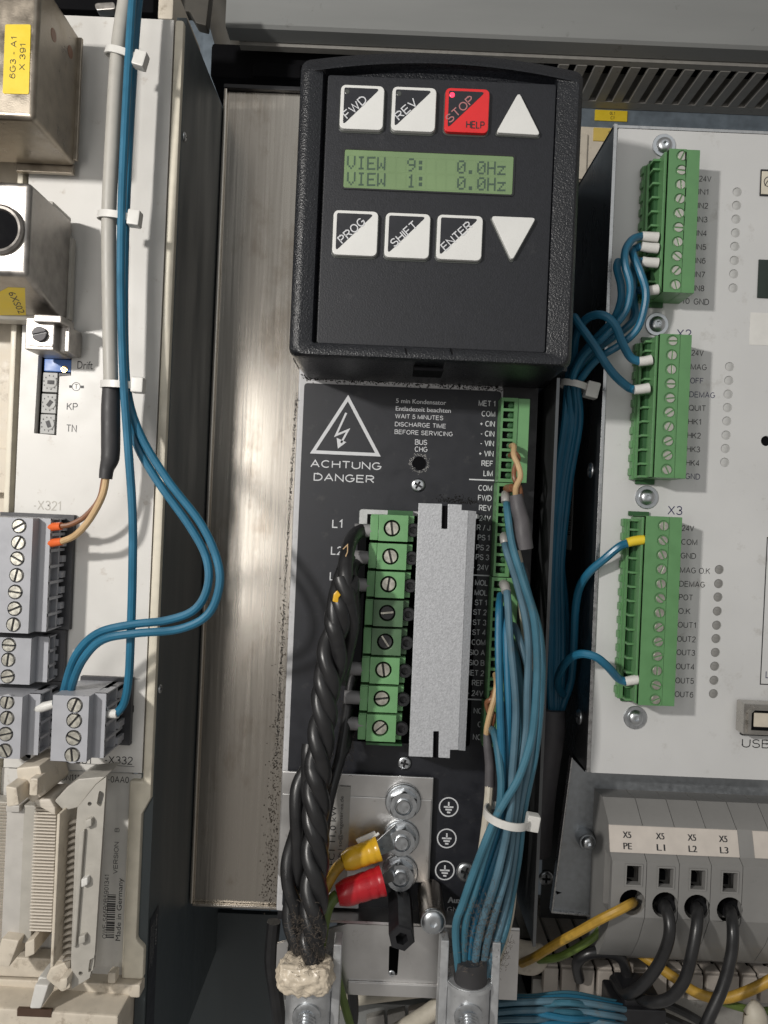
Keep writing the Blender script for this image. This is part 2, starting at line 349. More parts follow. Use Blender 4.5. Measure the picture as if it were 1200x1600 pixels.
m['inkgrey'] = M('grey_ink', (0.16, 0.155, 0.15), 0.5, var=0, rvar=0)
m['black'] = M('black_plastic', (0.012, 0.012, 0.014), 0.42, var=0.2, bump=0.05)
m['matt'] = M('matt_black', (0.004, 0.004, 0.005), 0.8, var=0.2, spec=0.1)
m['case'] = M('grained_black_plastic', (0.009, 0.010, 0.013), 0.32, var=0.2, vs=100, bump=0.6, bs=190, rvar=0.06)
m['face'] = M('fine_grained_black', (0.009, 0.010, 0.014), 0.52, var=0.2, vs=100, bump=0.2, bs=190, rvar=0.06, dirt=((0.03, 0.03, 0.034), 0.34, 14))
m['key'] = M('white_key', (0.68, 0.68, 0.66), 0.35, var=0.03, vs=12)
m['redkey'] = M('red_key', (0.66, 0.02, 0.022), 0.3, var=0.08, vs=12)
m['lcd'] = M('lcd_glass', (0.150, 0.225, 0.105), 0.28, var=0.10, vs=6, emit=(0.15, 0.25, 0.09, 0.10), coat=0.3)
m['lcdink'] = M('lcd_segment', (0.055, 0.092, 0.065), 0.3, var=0, rvar=0)
m['ledoff'] = M('unlit_lamp', (0.06, 0.065, 0.06), 0.2, var=0)
m['ledred'] = M('lit_red_lamp', (0.8, 0.03, 0.08), 0.3, var=0, emit=(1, 0.04, 0.09, 1.6))
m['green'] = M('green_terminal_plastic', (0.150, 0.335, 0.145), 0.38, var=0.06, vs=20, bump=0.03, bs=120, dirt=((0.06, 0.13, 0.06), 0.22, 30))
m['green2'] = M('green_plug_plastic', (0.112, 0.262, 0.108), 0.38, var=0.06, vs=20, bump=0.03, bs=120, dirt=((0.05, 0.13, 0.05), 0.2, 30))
m['greendark'] = M('dull_dark_green_plastic', (0.080, 0.155, 0.078), 0.4, var=0.08, vs=20, bump=0.03)
m['greenshade'] = M('deep_green_plastic', (0.03, 0.10, 0.035), 0.45, var=0.1)
m['cavity'] = M('dark_cavity', (0.006, 0.008, 0.006), 0.7, var=0.1, spec=0.15)
m['blue'] = M('blue_wire_insulation', (0.016, 0.126, 0.218), 0.38, var=0.18, vs=9, bump=0.03, bs=90, dirt=((0.045, 0.11, 0.16), 0.3, 10))
m['bluegrey'] = M('dusty_blue_insulation', (0.075, 0.150, 0.200), 0.45, var=0.25, vs=6, dirt=((0.12, 0.13, 0.13), 0.4, 14))
m['teal'] = M('petrol_blue_insulation', (0.040, 0.138, 0.195), 0.42, var=0.25, vs=6, dirt=((0.085, 0.115, 0.115), 0.4, 14))
m['rubber'] = M('black_cable_rubber', (0.017, 0.017, 0.018), 0.36, var=0.2, vs=20, bump=0.04, bs=80, dirt=((0.06, 0.05, 0.045), 0.2, 30))
m['greysheath'] = M('grey_cable_sheath', (0.40, 0.385, 0.35), 0.5, var=0.05, dirt=((0.22, 0.20, 0.17), 0.3, 12))
m['shrink'] = M('heat_shrink', (0.035, 0.034, 0.036), 0.55, var=0.1, bump=0.05)
m['sleevegrey'] = M('grey_core_sleeve', (0.25, 0.245, 0.25), 0.45, var=0.1)
m['shrinkgrey'] = M('grey_heat_shrink', (0.085, 0.08, 0.085), 0.55, var=0.1, bump=0.08, bs=60)
m['tan'] = M('tan_insulation', (0.50, 0.34, 0.18), 0.45, var=0.08)
m['brown'] = M('brown_insulation', (0.20, 0.085, 0.04), 0.42, var=0.12)
m['ivory'] = M('ivory_insulation', (0.50, 0.46, 0.38), 0.5, var=0.1, dirt=((0.26, 0.22, 0.16), 0.3, 15))
m['orange'] = M('orange_sleeve', (0.70, 0.13, 0.03), 0.4, var=0.06)
m['white'] = M('white_nylon', (0.64, 0.63, 0.60), 0.4, var=0.05, sss=0.15)
m['paper'] = M('white_label', (0.70, 0.69, 0.66), 0.55, var=0.04)
m['silverlabel'] = M('silver_label', (0.42, 0.41, 0.39), 0.4, 0.3, var=0.06)
m['yellow'] = M('yellow_label', (0.74, 0.54, 0.03), 0.42, var=0.04)
m['yellowlug'] = M('yellow_lug_sleeve', (0.66, 0.38, 0.02), 0.3, var=0.06, bump=0.05, bs=60)
m['redlug'] = M('red_lug_sleeve', (0.42, 0.012, 0.02), 0.28, var=0.08, bump=0.05, bs=60)
m['ygwire'] = M('yellow_earth_insulation', (0.42, 0.25, 0.035), 0.45, var=0.2, dirt=((0.14, 0.12, 0.03), 0.42, 9))
m['greenwire'] = M('green_stripe_insulation', (0.10, 0.15, 0.03), 0.42, var=0.1)
m['boxwhite'] = M('white_powder_coat', (0.60, 0.60, 0.595), 0.45, var=0.04, vs=4, bump=0.05, bs=260, dirt=((0.42, 0.405, 0.38), 0.38, 11))
m['boxside'] = M('dark_sheet_steel', (0.13, 0.135, 0.14), 0.33, 0.85, var=0.25, vs=4, stretch=(1, 1, 0.3), rvar=0.1, bump=0.03)
m['edge'] = M('bare_metal_edge', (0.50, 0.50, 0.50), 0.3, 1.0, var=0.2, vs=60)
m['lens'] = M('pale_lens', (0.47, 0.47, 0.46), 0.22, var=0.06, vs=60)
m['x5'] = M('grey_terminal_polyamide', (0.23, 0.226, 0.218), 0.5, var=0.08, vs=8, dirt=((0.13, 0.16, 0.145), 0.3, 14), bump=0.03)
m['foam'] = M('beige_foam', (0.60, 0.52, 0.41), 0.3, var=0.12, vs=60, bump=1.0, bs=38)
m['alu'] = M('cast_aluminium', (0.52, 0.53, 0.54), 0.40, 0.6, var=0.12, vs=30, bump=0.15, bs=110, dirt=((0.2, 0.19, 0.18), 0.3, 25))
m['bluetrim'] = M('blue_trimmer', (0.07, 0.17, 0.46), 0.4, var=0.08)
m['dial'] = M('grey_dial', (0.38, 0.38, 0.37), 0.5, var=0.08)
m['hose'] = M('dusty_grey_hose', (0.060, 0.055, 0.046), 0.65, var=0.15, bump=0.1, bs=60)
m['fluff'] = M('brown_dust', (0.115, 0.095, 0.078), 0.9, var=0.3, spec=0.1)
m['soot'] = M('black_soot', SOOT, 0.9, var=0.3, spec=0.1)
m['headerbar'] = M('pale_header_bar', (0.46, 0.44, 0.41), 0.4, var=0.06, dirt=((0.28, 0.24, 0.19), 0.3, 14))
m['usb'] = M('usb_shell', (0.50, 0.48, 0.45), 0.3, 1.0, var=0.1)
m['lensdark'] = M('dull_grey_lens', (0.24, 0.235, 0.225), 0.3, var=0.08, vs=60)
m['glass'] = M('dark_display', (0.012, 0.022, 0.016), 0.12, var=0.1, rvar=0)
m['ribbon'] = M('flat_cable_ivory', (0.56, 0.51, 0.44), 0.5, var=0.1, stretch=(0.4, 0.4, 12), vs=14)

# ------------------------------------------------------------------ shared small pieces (unit radius 1 mm)
def _mesh(mb, name, mats):
    o = mk(mb, name, mats, org=(0, 0, 0)); me = o.data; bpy.data.objects.remove(o); return me
def half_disc(mb, r, gap, y0, y1, sgn, mi=0, n=10):
    a0 = math.asin(gap/r); pts = [(r*math.cos(a0+(math.pi-2*a0)*i/n), sgn*r*math.sin(a0+(math.pi-2*a0)*i/n)) for i in range(n+1)]
    mb.prism(pts, y0, y1, 0.06, 1, mi)
def slotted():
    b = MB(); half_disc(b, 1, 0.13, -0.25, 0.5, 1); half_disc(b, 1, 0.13, -0.25, 0.5, -1)
    b.lathe((0, 0.5, 0), [(0.96, 0), (0.96, 0.55)][:2], seg=20, mi=1); return b
SLOT = _mesh(slotted(), 'screw', [m['nickel'], m['black']])
SLOTB = _mesh(slotted(), 'screw_dull', [m['shrinkgrey'], m['black']])
def slotted_pale():
    b = MB(); half_disc(b, 1, 0.16, -0.2, 0.5, 1); half_disc(b, 1, 0.16, -0.2, 0.5, -1)
    b.box(-0.93, 0.93, 0.1, 0.5, -0.17, 0.17, mi=1); return b
SLOTD = _mesh(slotted_pale(), 'screw_black', [m['shrink'], m['nickel']])
SLOTBR = _mesh(slotted(), 'screw_brass', [m['brass'], m['black']])
def phillips():
    b = MB()
    for k in range(4):
        a = k*math.pi/2; pts = []
        for q in [(0.15, 0.15), (0.62, 0.15), (0.62, 0.62*0.6), (0.37, 0.62), (0.15, 0.62)]:
            pts.append((q[0]*math.cos(a)-q[1]*math.sin(a), q[0]*math.sin(a)+q[1]*math.cos(a)))
        b.prism(pts, -0.34, 0.1)
    lps = []
    for r, t in ((1.0, 0.0), (0.97, -0.16), (0.84, -0.29), (0.58, -0.345)):
        lps.append([(r*math.cos(2*math.pi*i/24), t, r*math.sin(2*math.pi*i/24)) for i in range(24)])
    b.loops(lps, 0, cap0=True, cap1=False)
    b.lathe((0, 0, 0), [(0.62, 0), (0.62, 0.02)], mi=1)
    return b
SLOTZ = _mesh(slotted(), 'screw_worn', [m['hood'], m['black']])
PHIL = _mesh(phillips(), 'cross_screw', [m['zinc'], m['black']])
def buttonhead():
    b = MB(); n = 24
    cr = lambda r, t: [(r*math.cos(2*math.pi*i/n), t, r*math.sin(2*math.pi*i/n)) for i in range(n)]
    hx = lambda r, t: [(r*math.cos(math.pi/3*(i//4))*(1-(i % 4)/4)+r*math.cos(math.pi/3*(i//4+1))*((i % 4)/4), t, r*math.sin(math.pi/3*(i//4))*(1-(i % 4)/4)+r*math.sin(math.pi/3*(i//4+1))*((i % 4)/4)) for i in range(n)]
    b.loops([cr(1, 0), cr(0.98, -0.12), cr(0.86, -0.36), cr(0.62, -0.52), cr(0.40, -0.56), hx(0.34, -0.56), hx(0.34, -0.2)], 0, cap0=True, cap1=True)
    return b
HEX = _mesh(buttonhead(), 'socket_screw', [m['zinc']])
def washer(mb, c, r, t, ri=0.45, mi=0): mb.lathe(c, [(r, 0), (r, t*0.7), (r*0.96, t), (r*ri, t)], mi=mi, seg=28)

# ------------------------------------------------------------------ wires and ties
def wire(name, label, pts, wpx, mat, group=None, cat='wire', ferrule=None, seg=10, sub=6):
    q = [P3(*p) for p in pts]; d = sum(p[2] for p in pts)/len(pts); r = wpx/2*d/F
    b = MB(); b.tube(q, r, seg, sub); o = mk(b, name, mat, org=q[len(q)//2]); tag(o, label, cat, group)
    if ferrule:                                               # (list of pts, start px width, end px width, material)
        fp, w0, w1, fm = ferrule; fq = [P3(*p) for p in fp]; n = len(fq); dd = fp[0][2]
        b = MB(); b.tube(fq, [(w0+(w1-w0)*i/(n-1))/2*dd/F for i in range(n)], 12, 4); mk(b, 'ferrule', fm, o, org=fq[0])
    return o
def tie(label, u, v, d, rx, ry, ang, head, w=11, hw=24):           # strap ring round a bundle: rx, ry px half sizes; head (du, dv)
    c = P3(u, v, d); k = d/F; t = thing('cable_tie', label, 'cable tie', c, 'white nylon cable ties')
    ax = Vector((math.cos(R(ang)), 0, -math.sin(R(ang)))); n = 28
    ux = ax; up = Vector((math.sin(R(ang)), 0, math.cos(R(ang))))
    lps = []
    for i in range(n):
        a = 2*math.pi*i/n; p = c+ux*(rx*k*math.cos(a))+Vector((0, 1, 0))*(ry*k*math.sin(a))
        o = (ux*math.cos(a)+Vector((0, 1, 0))*math.sin(a))
        h = up*(w*k/2); th = o*0.55
        lps.append([p-h, p+h, p+h+th, p-h+th])
    vs = sum(lps, []); fs = []
    for i in range(n):
        j = (i+1) % n
        for q in range(4): fs.append((i*4+q, i*4+(q+1) % 4, j*4+(q+1) % 4, j*4+q))
    b = MB(); b.add(vs, fs); mk(b, 'strap', m['white'], t)
    b = MB(); hc = c+ux*((rx+head[0])*k)+up*(-head[1]*k); s = hw*k/2
    b.box(-s*0.8, s*0.8, -s*0.9, s*0.7, -s, s, 0.5, 2)
    rot = Matrix.Rotation(R(ang), 3, 'Y'); b.v = [tuple(rot @ Vector(p)+hc-Vector((0, 2.0, 0))) for p in b.v]
    mk(b, 'head', m['white'], t, org=hc)
    return t

# ================================================================== THE CABINET (setting)
b = MB(); b.box(-520, 520, 470, 474, -520, 520); o = mk(b, 'mounting_plate', m['mount']); tag(o, kind='structure')
b = MB(); b.px(325, -120, 1500, 330, 381, 385); o = mk(b, 'back_plate', m['mount']); tag(o, kind='structure')
# cable duct along the top: lid with a turned lip, slotted lower wall of single fingers
t = thing('cable_duct', 'wide grey cable duct with slotted underside across the top of the cabinet', 'cable duct', P3(800, 60, 335))
x0, zl = U(352, 40, 330); b = MB()
b.xprism([(330, zl+150), (330, zl+1.2), (331.2, zl), (340, zl-0.2), (340, zl+1.8), (332.4, zl+1.8), (332.4, zl+150)], x0, 330)
mk(b, 'lid', m['lid'], t)
b = MB(); b.xprism([(341, zl+0.4), (341, zl-1.4), (345, zl-1.4), (345, zl+0.4)], x0+4, 330); mk(b, 'front_rail', m['duct'], t)
xa, za = U(905, 88, 341); pitch = 28.4*341/F
fm = None
for i in range(15):
    x = xa+i*pitch-8
    if fm is None:
        b = MB(); b.box(x, x+17*341/F, 345, 374, za-1.6, za, 0.3, 1); o = mk(b, 'finger', m['duct'], t, org=(x, 366, za)); fm = o.data
    else: inst(fm, 'finger', t, (x, 366, za))
b = MB(); b.box(xa-12, 330, 374, 380.5, za-1.6, za); b.box(xa-12, 330, 377, 380.5, za+0.1, za+60)
mk(b, 'back_rail', m['duct'], t)
b = MB(); b.box(xa-12, 330, 352, 360, za+4, za+40); mk(b, 'inner_wall', m['matt'], t)
# added black block standing in for the shaded gap between duct and steel plate
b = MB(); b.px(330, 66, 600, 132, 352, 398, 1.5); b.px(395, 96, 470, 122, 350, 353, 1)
o = mk(b, 'gap_filler', m['matt']); tag(o, 'black block added for the dark gap above the bare steel plate', 'housing')
m['fadedyellow'] = M('faded_yellow_tag', (0.62, 0.45, 0.10), 0.5, var=0.06)
# beige contactor with yellow tags behind the white control box
t = thing('contactor', 'beige relay with two yellow tags in the gap behind the white control box', 'relay', P3(940, 290, 400))
b = MB(); b.px(862, 194, 1010, 288, 362, 380.8, 1.2); b.px(870, 206, 916, 280, 360.5, 363, 0.6); mk(b, 'body', m['beige'], t)
b = MB(); b.px(930, 171, 980, 190, 380.3, 381, 0.2); T(b, '0L1', 957, 177, 380.2, 5, align='c', mi=1); T(b, 'C1', 957, 184, 380.2, 5, align='c', mi=1); mk(b, 'name_tag', [m['yellow'], m['ink']], t)
b = MB(); b.px(928, 199, 985, 222, 361.4, 362.2, 0.2); T(b, '0L1', 955, 207, 361.3, 5, align='c', mi=1); mk(b, 'name_tag', [m['fadedyellow'], m['ink']], t)
# thick hose and bits behind the left module's top
o = wire('hose', 'thick dusty grey hose curving down behind the left drive module', [(300, -70, 372), (345, 0, 372), (372, 90, 374), (385, 190, 380), (385, 330, 388)], 62, m['hose'], cat='hose', seg=20)
t = thing('hinge_bracket', 'beige metal tab and stained bracket at the top edge of the left module', 'bracket', P3(270, 20, 280))
b = MB(); b.px(248, -30, 270, 30, 262, 300, 0.8); mk(b, 'tab', m['beige'], t)
b = MB(); b.pxpoly([(240, -30), (330, -30), (322, 40), (306, 36), (296, 18), (240, 16)], 300, 306, 0.6); mk(b, 'bracket_plate', m['hose'], t)
b = MB(); b.px(-80, -60, 240, 20, 285, 300, 1); o = mk(b, 'dark_beam', m['matt']); tag(o, 'dark painted rail above the cream drive module', 'rail')
b = MB(); b.pxpoly(rpoly([(146, 4), (178, 2), (182, 14), (150, 16)], 5), 281, 285, 0.6); o = mk(b, 'chrome_clip', m['chrome']); tag(o, 'small chrome clip on the dark rail left of the grey cable', 'clip')

# ================================================================== LEFT DRIVE MODULE
PD = 255
xe, _ = U(272, 30, PD)      # right edge of the white panel
xr = xe+3.4                # right edge of the cream frame
_, zt = U(268, 31, PD); _, zb = U(225, 1208, PD); _, zbot = U(215, 1530, PD)
xl = -190
mod = thing('drive_module', 'cream fronted drive module with dark steel side and plug-in connectors on the left', 'drive module', (xe-30, PD, zbot))
win = [U(u, v, PD) for u, v in ((60, 555), (112, 557), (111, 587), (93, 588), (88, 680), (53, 677))]
holes = [win]
for u, v in ((40, 1181), (64, 1180)): holes.append(circ(*U(u, v, PD), 1.75))
xlp = U(29, 650, PD)[0]; b = MB(); b.plate(rect(xlp, xe, zb, zt), holes, PD, PD+3)
mk(b, 'front_panel', m['panelwhite'], mod)
b = MB(); b.pxpoly([(40, 545), (125, 545), (100, 690), (40, 690)], PD+10, PD+12); mk(b, 'recess_floor', m['matt'], mod); b = MB(); b.px(30, 1165, 75, 1196, PD+6, PD+7); mk(b, 'recess_floor', m['matt'], mod)
b = MB(); b.box(xlp-3.6, xlp-1.6, PD-0.6, PD+20, zbot, zt, 0.5); mk(b, 'left_frame_strip', m['cream'], mod)
b = MB(); b.box(xl, xlp-4.6, PD+9, PD+40, zbot-10, zt, 0.5); b.box(xl, xlp-4.9, PD+3, PD+10, U(0, 770, PD)[1], U(0, 700, PD)[1], 0.4); mk(b, 'neighbour_front', m['beige'], mod)
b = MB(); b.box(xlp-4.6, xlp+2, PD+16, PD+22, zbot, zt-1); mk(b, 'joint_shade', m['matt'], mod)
# cream frame strip at the right, stepping in near the bottom
_, z1 = U(228, 1247, PD); _, z2 = U(210, 1272, PD); _, z3 = U(200, 1468, PD); _, z4 = U(200, 1480, PD)
xi = U(199, 1300, PD)[0]
pts = [(xe+0.35, zt), (xe+0.35, zb-2.5), (xi, zb-2.5), (xi, z3), (xi, zbot), (xr, zbot), (xr, z4), (xi+4.6, z3), (xi+4.6, z2), (xr, z1), (xr, zt)]
b = MB(); b.prism(pts, PD-0.4, PD+60, 0.9, 2); mk(b, 'frame_strip', m['cream'], mod)
b = MB(); b.box(xr-3, xr+0.3, PD+1.8, 469, zbot-60, zt+2); b.box(xr-6, xr-3, PD+14, 469, zbot-60, zt-1); mk(b, 'side_panel', m['modside'], mod)
b = MB(); b.box(xl, xi, PD+2, PD+4, zbot, zb-0.9); mk(b, 'lower_panel', m['panelwhite'], mod)
b = MB(); b.box(xl, xr, PD-3, PD+30, zbot-4.5, zbot, 0.8); b.px(168, 1520, 180, 1538, PD-6, PD-2, 0.6); mk(b, 'bottom_lip', m['beige'], mod)
for u, v in ((281, 203), (239, 1080)):
    o = inst(PHIL, 'screw', mod, (xr+0.4, PD+(4.5 if v < 500 else 3.5), U(u, v, PD)[1]), 1.5); o.rotation_euler = (0, 0, R(90))
# side sticker
zs = U(258, 1440, 258)[1]
b = MB(); b.v += [(xr+0.5, 258.5, zs), (xr+0.5, 268.5, zs), (xr+0.5, 268.5, zs-60), (xr+0.5, 258.5, zs-60)]; b.f.append([0, 1, 2, 3]); b.m.append(0)
def side_text(b, s, x, d, z, h, mi):           # text on a +x facing wall, reading downwards
    (vs, fs), x0, x1 = _tm(s); b.add([(x, d+(y)*h/0.7, z-(xx-x0)*h/0.7) for xx, y in vs], fs, mi)
side_text(b, 'GES ANW.', xr+0.58, 265.2, zs-2, 1.7, 1)
for k in range(4): side_text(b, ['Caution read the notes before', 'opening the module discharge time', 'of the link more than 4 minutes', 'Achtung vor dem Oeffnen warten'][k], xr+0.58, 263.4-k*1.25, zs-3, 0.72, 1)
mk(b, 'warning_sticker', [m['label'], m['silverlabel']], mod)
# trimmers seen in the window
b = MB(); b.px(69, 560, 111, 582, PD+2, PD+9, 0.4); bt = mk(b, 'blue_trimmer', m['bluetrim'], mod)
inst(SLOTBR, 'screw', bt, P3(101, 577, PD+1.9), 1.15, 0.6)
b = MB(); b.px(92, 583, 110, 587.5, PD+2, PD+9); mk(b, 'trimmer_foot', m['black'], mod)
for i, (u, v) in enumerate(((80, 598), (78, 631), (76, 663))):
    b = MB(); k = PD/F; c = U(u, v, PD+3)
    b.box(c[0]-2.6, c[0]+2.4, PD+2.2, PD+8, c[1]-3.3, c[1]+3.3, 0.25)
    b.lathe((c[0]+0.4, PD+2.2, c[1]), [(1.9, 0), (1.9, 0.25), (1.7, 0.3)], seg=18)
    b.prism([(c[0]+0.4+1.3*math.cos(a), c[1]+1.3*math.sin(a)) for a in (0.5+i, 2.6+i, 3.6+i, 5.7+i)], PD+1.75, PD+2.0, mi=1)
    for q in range(10):
        a = 0.6*q; b.box(c[0]+0.2+2.3*math.cos(a)-0.14, c[0]+0.2+2.3*math.cos(a)+0.14, PD+2.1, PD+2.3, c[1]+2.3*math.sin(a)-0.22, c[1]+2.3*math.sin(a)+0.22, mi=1)
    mk(b, 'rotary_switch', [m['dial'], m['shrink']], mod)
# print on the panel
b = MB(); D = PD-0.06
T(b, 'Drift', 121, 570, D, 12, 24); T(b, 'T', 119, 604, D, 8, align='c'); T(b, 'KP', 105, 635, D, 11.5, 17); T(b, 'TN', 104, 669, D, 11.5, 16.5)
b.mark('print_mark'); flatring(b, 119, 604, 6.4, D, 0.9); b.mark('print_mark'); line(b, [(108, 604), (112, 604)], D, 4); b.mark('print_mark'); line(b, [(126, 604.5), (131, 604.5)], D, 4)
T(b, '9', 189, 1081, D, 11); T(b, '15.1', 186, 1107, D, 11, 25); T(b, '15', 187, 1132, D, 11, 13); T(b, '258', 186, 1156, D, 11.5, 21)
T(b, '-X331', 100, 1186, D, 12.5, 44); T(b, '-X332', 164, 1187, D, 12.5, 44)
mkl(b, m['ink'], mod)
b = MB(); T(b, '-X321', 53, 789, D, 15, 44); mk(b, 'embossed_number', m['shell'], mod)
b = MB(); line(b, [(186, 1061), (219, 1061)], D, 1.2); line(b, [(80, 1190), (210, 1198)], D, 1); mk(b, 'panel_joint', m['inkgrey'], mod)
# type label with bar code
b = MB(); D2 = PD+1.9; b.px(88, 1204, 208, 1512, D2, D2+0.3)
D3 = D2-0.06
T(b, '6SN1118-0DM11-0AA0', 90, 1214, D3, 10, 112, mi=1)
T(b, 'VERSION    B', 180, 1365, D3, 7, 72, 'l', 90, 1); T(b, 'Made in Germany', 184, 1470, D3, 7.5, 98, 'l', 90, 1); T(b, 'QWE-S66B0B5901341', 163, 1466, D3, 7, 100, 'l', 90, 1)
v = 1398; rr = random.Random(3)
while v < 1468:
    w = rr.choice((1.0, 1.6, 2.4)); u = 168-(v-1400)*0.043; line(b, [(u, v), (u+13, v+0.5)], D3, w, 1); v += w+rr.choice((1.0, 1.5, 2.2))
mk(b, 'type_label', [m['paper'], m['ink']], mod)
b = MB(); b.px(300, 1424, 424, 1720, 376, 380, 0.5); o = mk(b, 'infill', m['modside']); tag(o, 'added dark partition in shade below the bare steel flange', 'infill')  # plate added to darken the space that the module side should fill
# unit below the module
m['slotbrown'] = M('shaded_slot', (0.07, 0.04, 0.025), 0.6)
t = thing('base_unit', 'dusty beige unit below the cream module with a white latch in front', 'electrical unit', P3(100, 1600, 250))
b = MB(); b.pxpoly([(-80, 1570), (185, 1588), (178, 1720), (-80, 1720)], PD-14, PD+80, 1); b.px(-80, 1545, 205, 1640, PD+2, PD+60, 1); mk(b, 'body', m['beige'], t)
b = MB(); b.px(27, 1576, 80, 1590, PD-14.15, PD-13, 0); mk(b, 'slot', m['slotbrown'], t); b = MB(); b.px(72, 1556, 96, 1567, PD+1.6, PD+3, 0); mk(b, 'slot', m['slotbrown'], t)
b = MB(); b.pxpoly([(54, 1538), (76, 1540), (64, 1577), (45, 1577)], PD-17, PD-8, 0.7); mk(b, 'latch', m['white'], t); b = MB(); b.pxpoly([(60, 1526), (78, 1530), (76, 1541), (56, 1540)], PD-14, PD-6, 0.7); mk(b, 'latch_hinge', m['white'], t)

# ---- D-sub hoods at the upper left
HB = 253
t = thing('cable_hood', 'tarnished metal connector hood with a yellow 6G3-A1 label, upper left corner', 'connector', P3(60, 200, HB))
xh, zh1 = U(131, 66, HB); _, zh0 = U(123, 264, HB); b = MB()
b.box(-190, xh, 221, HB-1.5, zh0, zh1, 1.6, 4); mk(b, 'hood_shell', m['hood'], t)
b = MB(); b.box(-190, xh+1.2, HB-4.4, HB-3.0, zh0+1, zh1-1, 0.3); b.box(-30-95, xh-1, HB-2, HB, zh0-2.4, zh0+1, 0.3); mk(b, 'flange', m['hood'], t)
for d, v in ((231, 40), (243, 66)):
    b = MB(); z = U(100, v, d)[1]; b.lathe((xh, d, z-3), [(1.9, 0), (1.9, 0.06)], axis=(1, 0, 0), seg=18); mk(b, 'hole', m['brown'], t)
b = MB(); b.pxpoly(rpoly([(8, 38), (48, 38), (45, 147), (4, 146)], 3), 220.8, 221, 0)
T(b, '6G3 - A1', 19, 122, 220.72, 9, 66, 'l', 90, 1); T(b, 'X 391', 34, 109, 220.72, 9, 42, 'l', 90, 1); mk(b, 'name_label', [m['yellow'], m['ink']], t)
t = thing('cable_hood', 'greyer metal connector hood with round cable entry and yellow 6XS02 label, left edge', 'connector', P3(40, 500, HB))
xh, ze1 = U(120, 288, HB); xf = U(40, 300, 221)[0]; zf1 = U(40, 284, 222)[1]; zf0 = U(38, 430, 222)[1]; zc = U(40, 490, 243)[1]; zb0 = U(116, 512, HB)[1]
b = MB(); b.xprism([(HB-1, zf1), (222, zf1), (222, zf0), (243, zc), (HB-1, zc)], -190, xf+1.0, 1.5, 4); mk(b, 'hood_shell', m['chrome'], t)
b = MB(); b.xprism([(HB-1, zf1+1), (238, zf1+1), (238, zb0+8), (246, zb0), (HB-1, zb0)], -170, xh-0.8, 0.5)
b.hull8((-170, xf-0.5, 224, zf0+1, zf1-0.5), (-170, xh-3, 240, zb0+6, zf1), 0.6); b.box(xh-2, xh+0.6, 250, HB, zb0+2, zf1-6, 0.2); mk(b, 'hood_flank', m['shell'], t)
b = MB()
for i in range(16):
    f = (i+0.5)/16; x = xf+0.5+(xh-4-xf)*f; d = 225+14*f; b.box(x, x+0.28, d, d+3, zf0+4, zf1-9)
mk(b, 'grip_rib', m['shell'], t)
inst(PHIL, 'screw', t, (xh-8, 232.6, zf1-5), 1.9, 0.3)
b = MB(); q = lambda f, zz, o=0.0: (xf+0.6+(xh-3.5-xf)*f, 224.2+15.6*f-0.5-o, zz)
for f0, f1, a, e in ((0.15, 0.62, zf0+5, zf1-12),):
    b.loops([[q(f0, a, .3), q(f1, a, .3), q(f1, e-4, .3), q(f0, e-6, .3), q(f0, e, .3)][:4], [q(f0, a, -1), q(f1, a, -1), q(f1, e-4, -1), q(f0, e-6, -1)]], cap0=True)
mk(b, 'grip_plate', m['shell'], t)
b = MB(); b.loops([[q(0.70, zf0+6, .05), q(0.86, zf0+4, .05), q(0.86, zf1-14, .05), q(0.70, zf1-12, .05)], [q(0.70, zf0+6, -.6), q(0.86, zf0+4, -.6), q(0.86, zf1-14, -.6), q(0.70, zf1-12, -.6)]], cap0=True); mk(b, 'flank_slot', m['modside'], t)
c = P3(0, 360, 222); b = MB(); b.lathe(c, [(7.2, 0), (7.2, 1.0), (6.6, 1.6), (5.9, 1.4), (5.4, 0.5)], seg=36); mk(b, 'entry_ring', m['chrome'], t)
b = MB(); b.lathe(c, [(5.5, 0.6), (5.5, 0.75)], seg=32); mk(b, 'entry_hole', m['matt'], t)
# label on the sloping face
n = Vector((0, zf0-zc, 0)); sl = (243-222)/(zf0-zc)
def slope_pt(u, v):
    d = 230
    for _ in range(12):
        x, z = U(u, v, d); d = 222+(zf0-z)*sl
    return x, d-0.12, z
b = MB(); b.add([slope_pt(*p) for p in ((-12, 434), (17, 436), (47, 487), (47, 496), (4, 496), (-12, 470))], [(0, 1, 2, 3, 4, 5)], 0)
(vs, fs), a0, a1 = _tm('6XS02'); O = Vector(slope_pt(17, 460)); E = (Vector(slope_pt(36, 494))-O); E2 = Vector(slope_pt(26, 457))-O
b.add([tuple(O+E*((x-a0)/(a1-a0))+E2*(y/0.7)+Vector((0, -0.12, 0))) for x, y in vs], fs, 1)
mk(b, 'name_label', [m['yellow'], m['ink']], t)
t = thing('clamp_screw_block', 'small chrome clamp block with a slotted screw below the metal hood', 'clamp', P3(75, 550, PD))
b = MB(); b.px(40, 495, 84, 548, 240, PD-1, 0.6); b.px(86, 508, 108, 550, 244, PD-1, 0.5); b.px(52, 490, 96, 505, 238, 248, 0.6); b.px(43, 536, 82, 542, 239.6, 241, 0.2); mk(b, 'block', m['chrome'], t)
inst(SLOTB, 'screw', t, P3(62, 522, 239.3), 2.3, -0.25)
b = MB(); b.px(70, 545, 100, 553, 249, PD-0.5, 0.4); mk(b, 'blue_base', m['bluetrim'], t)

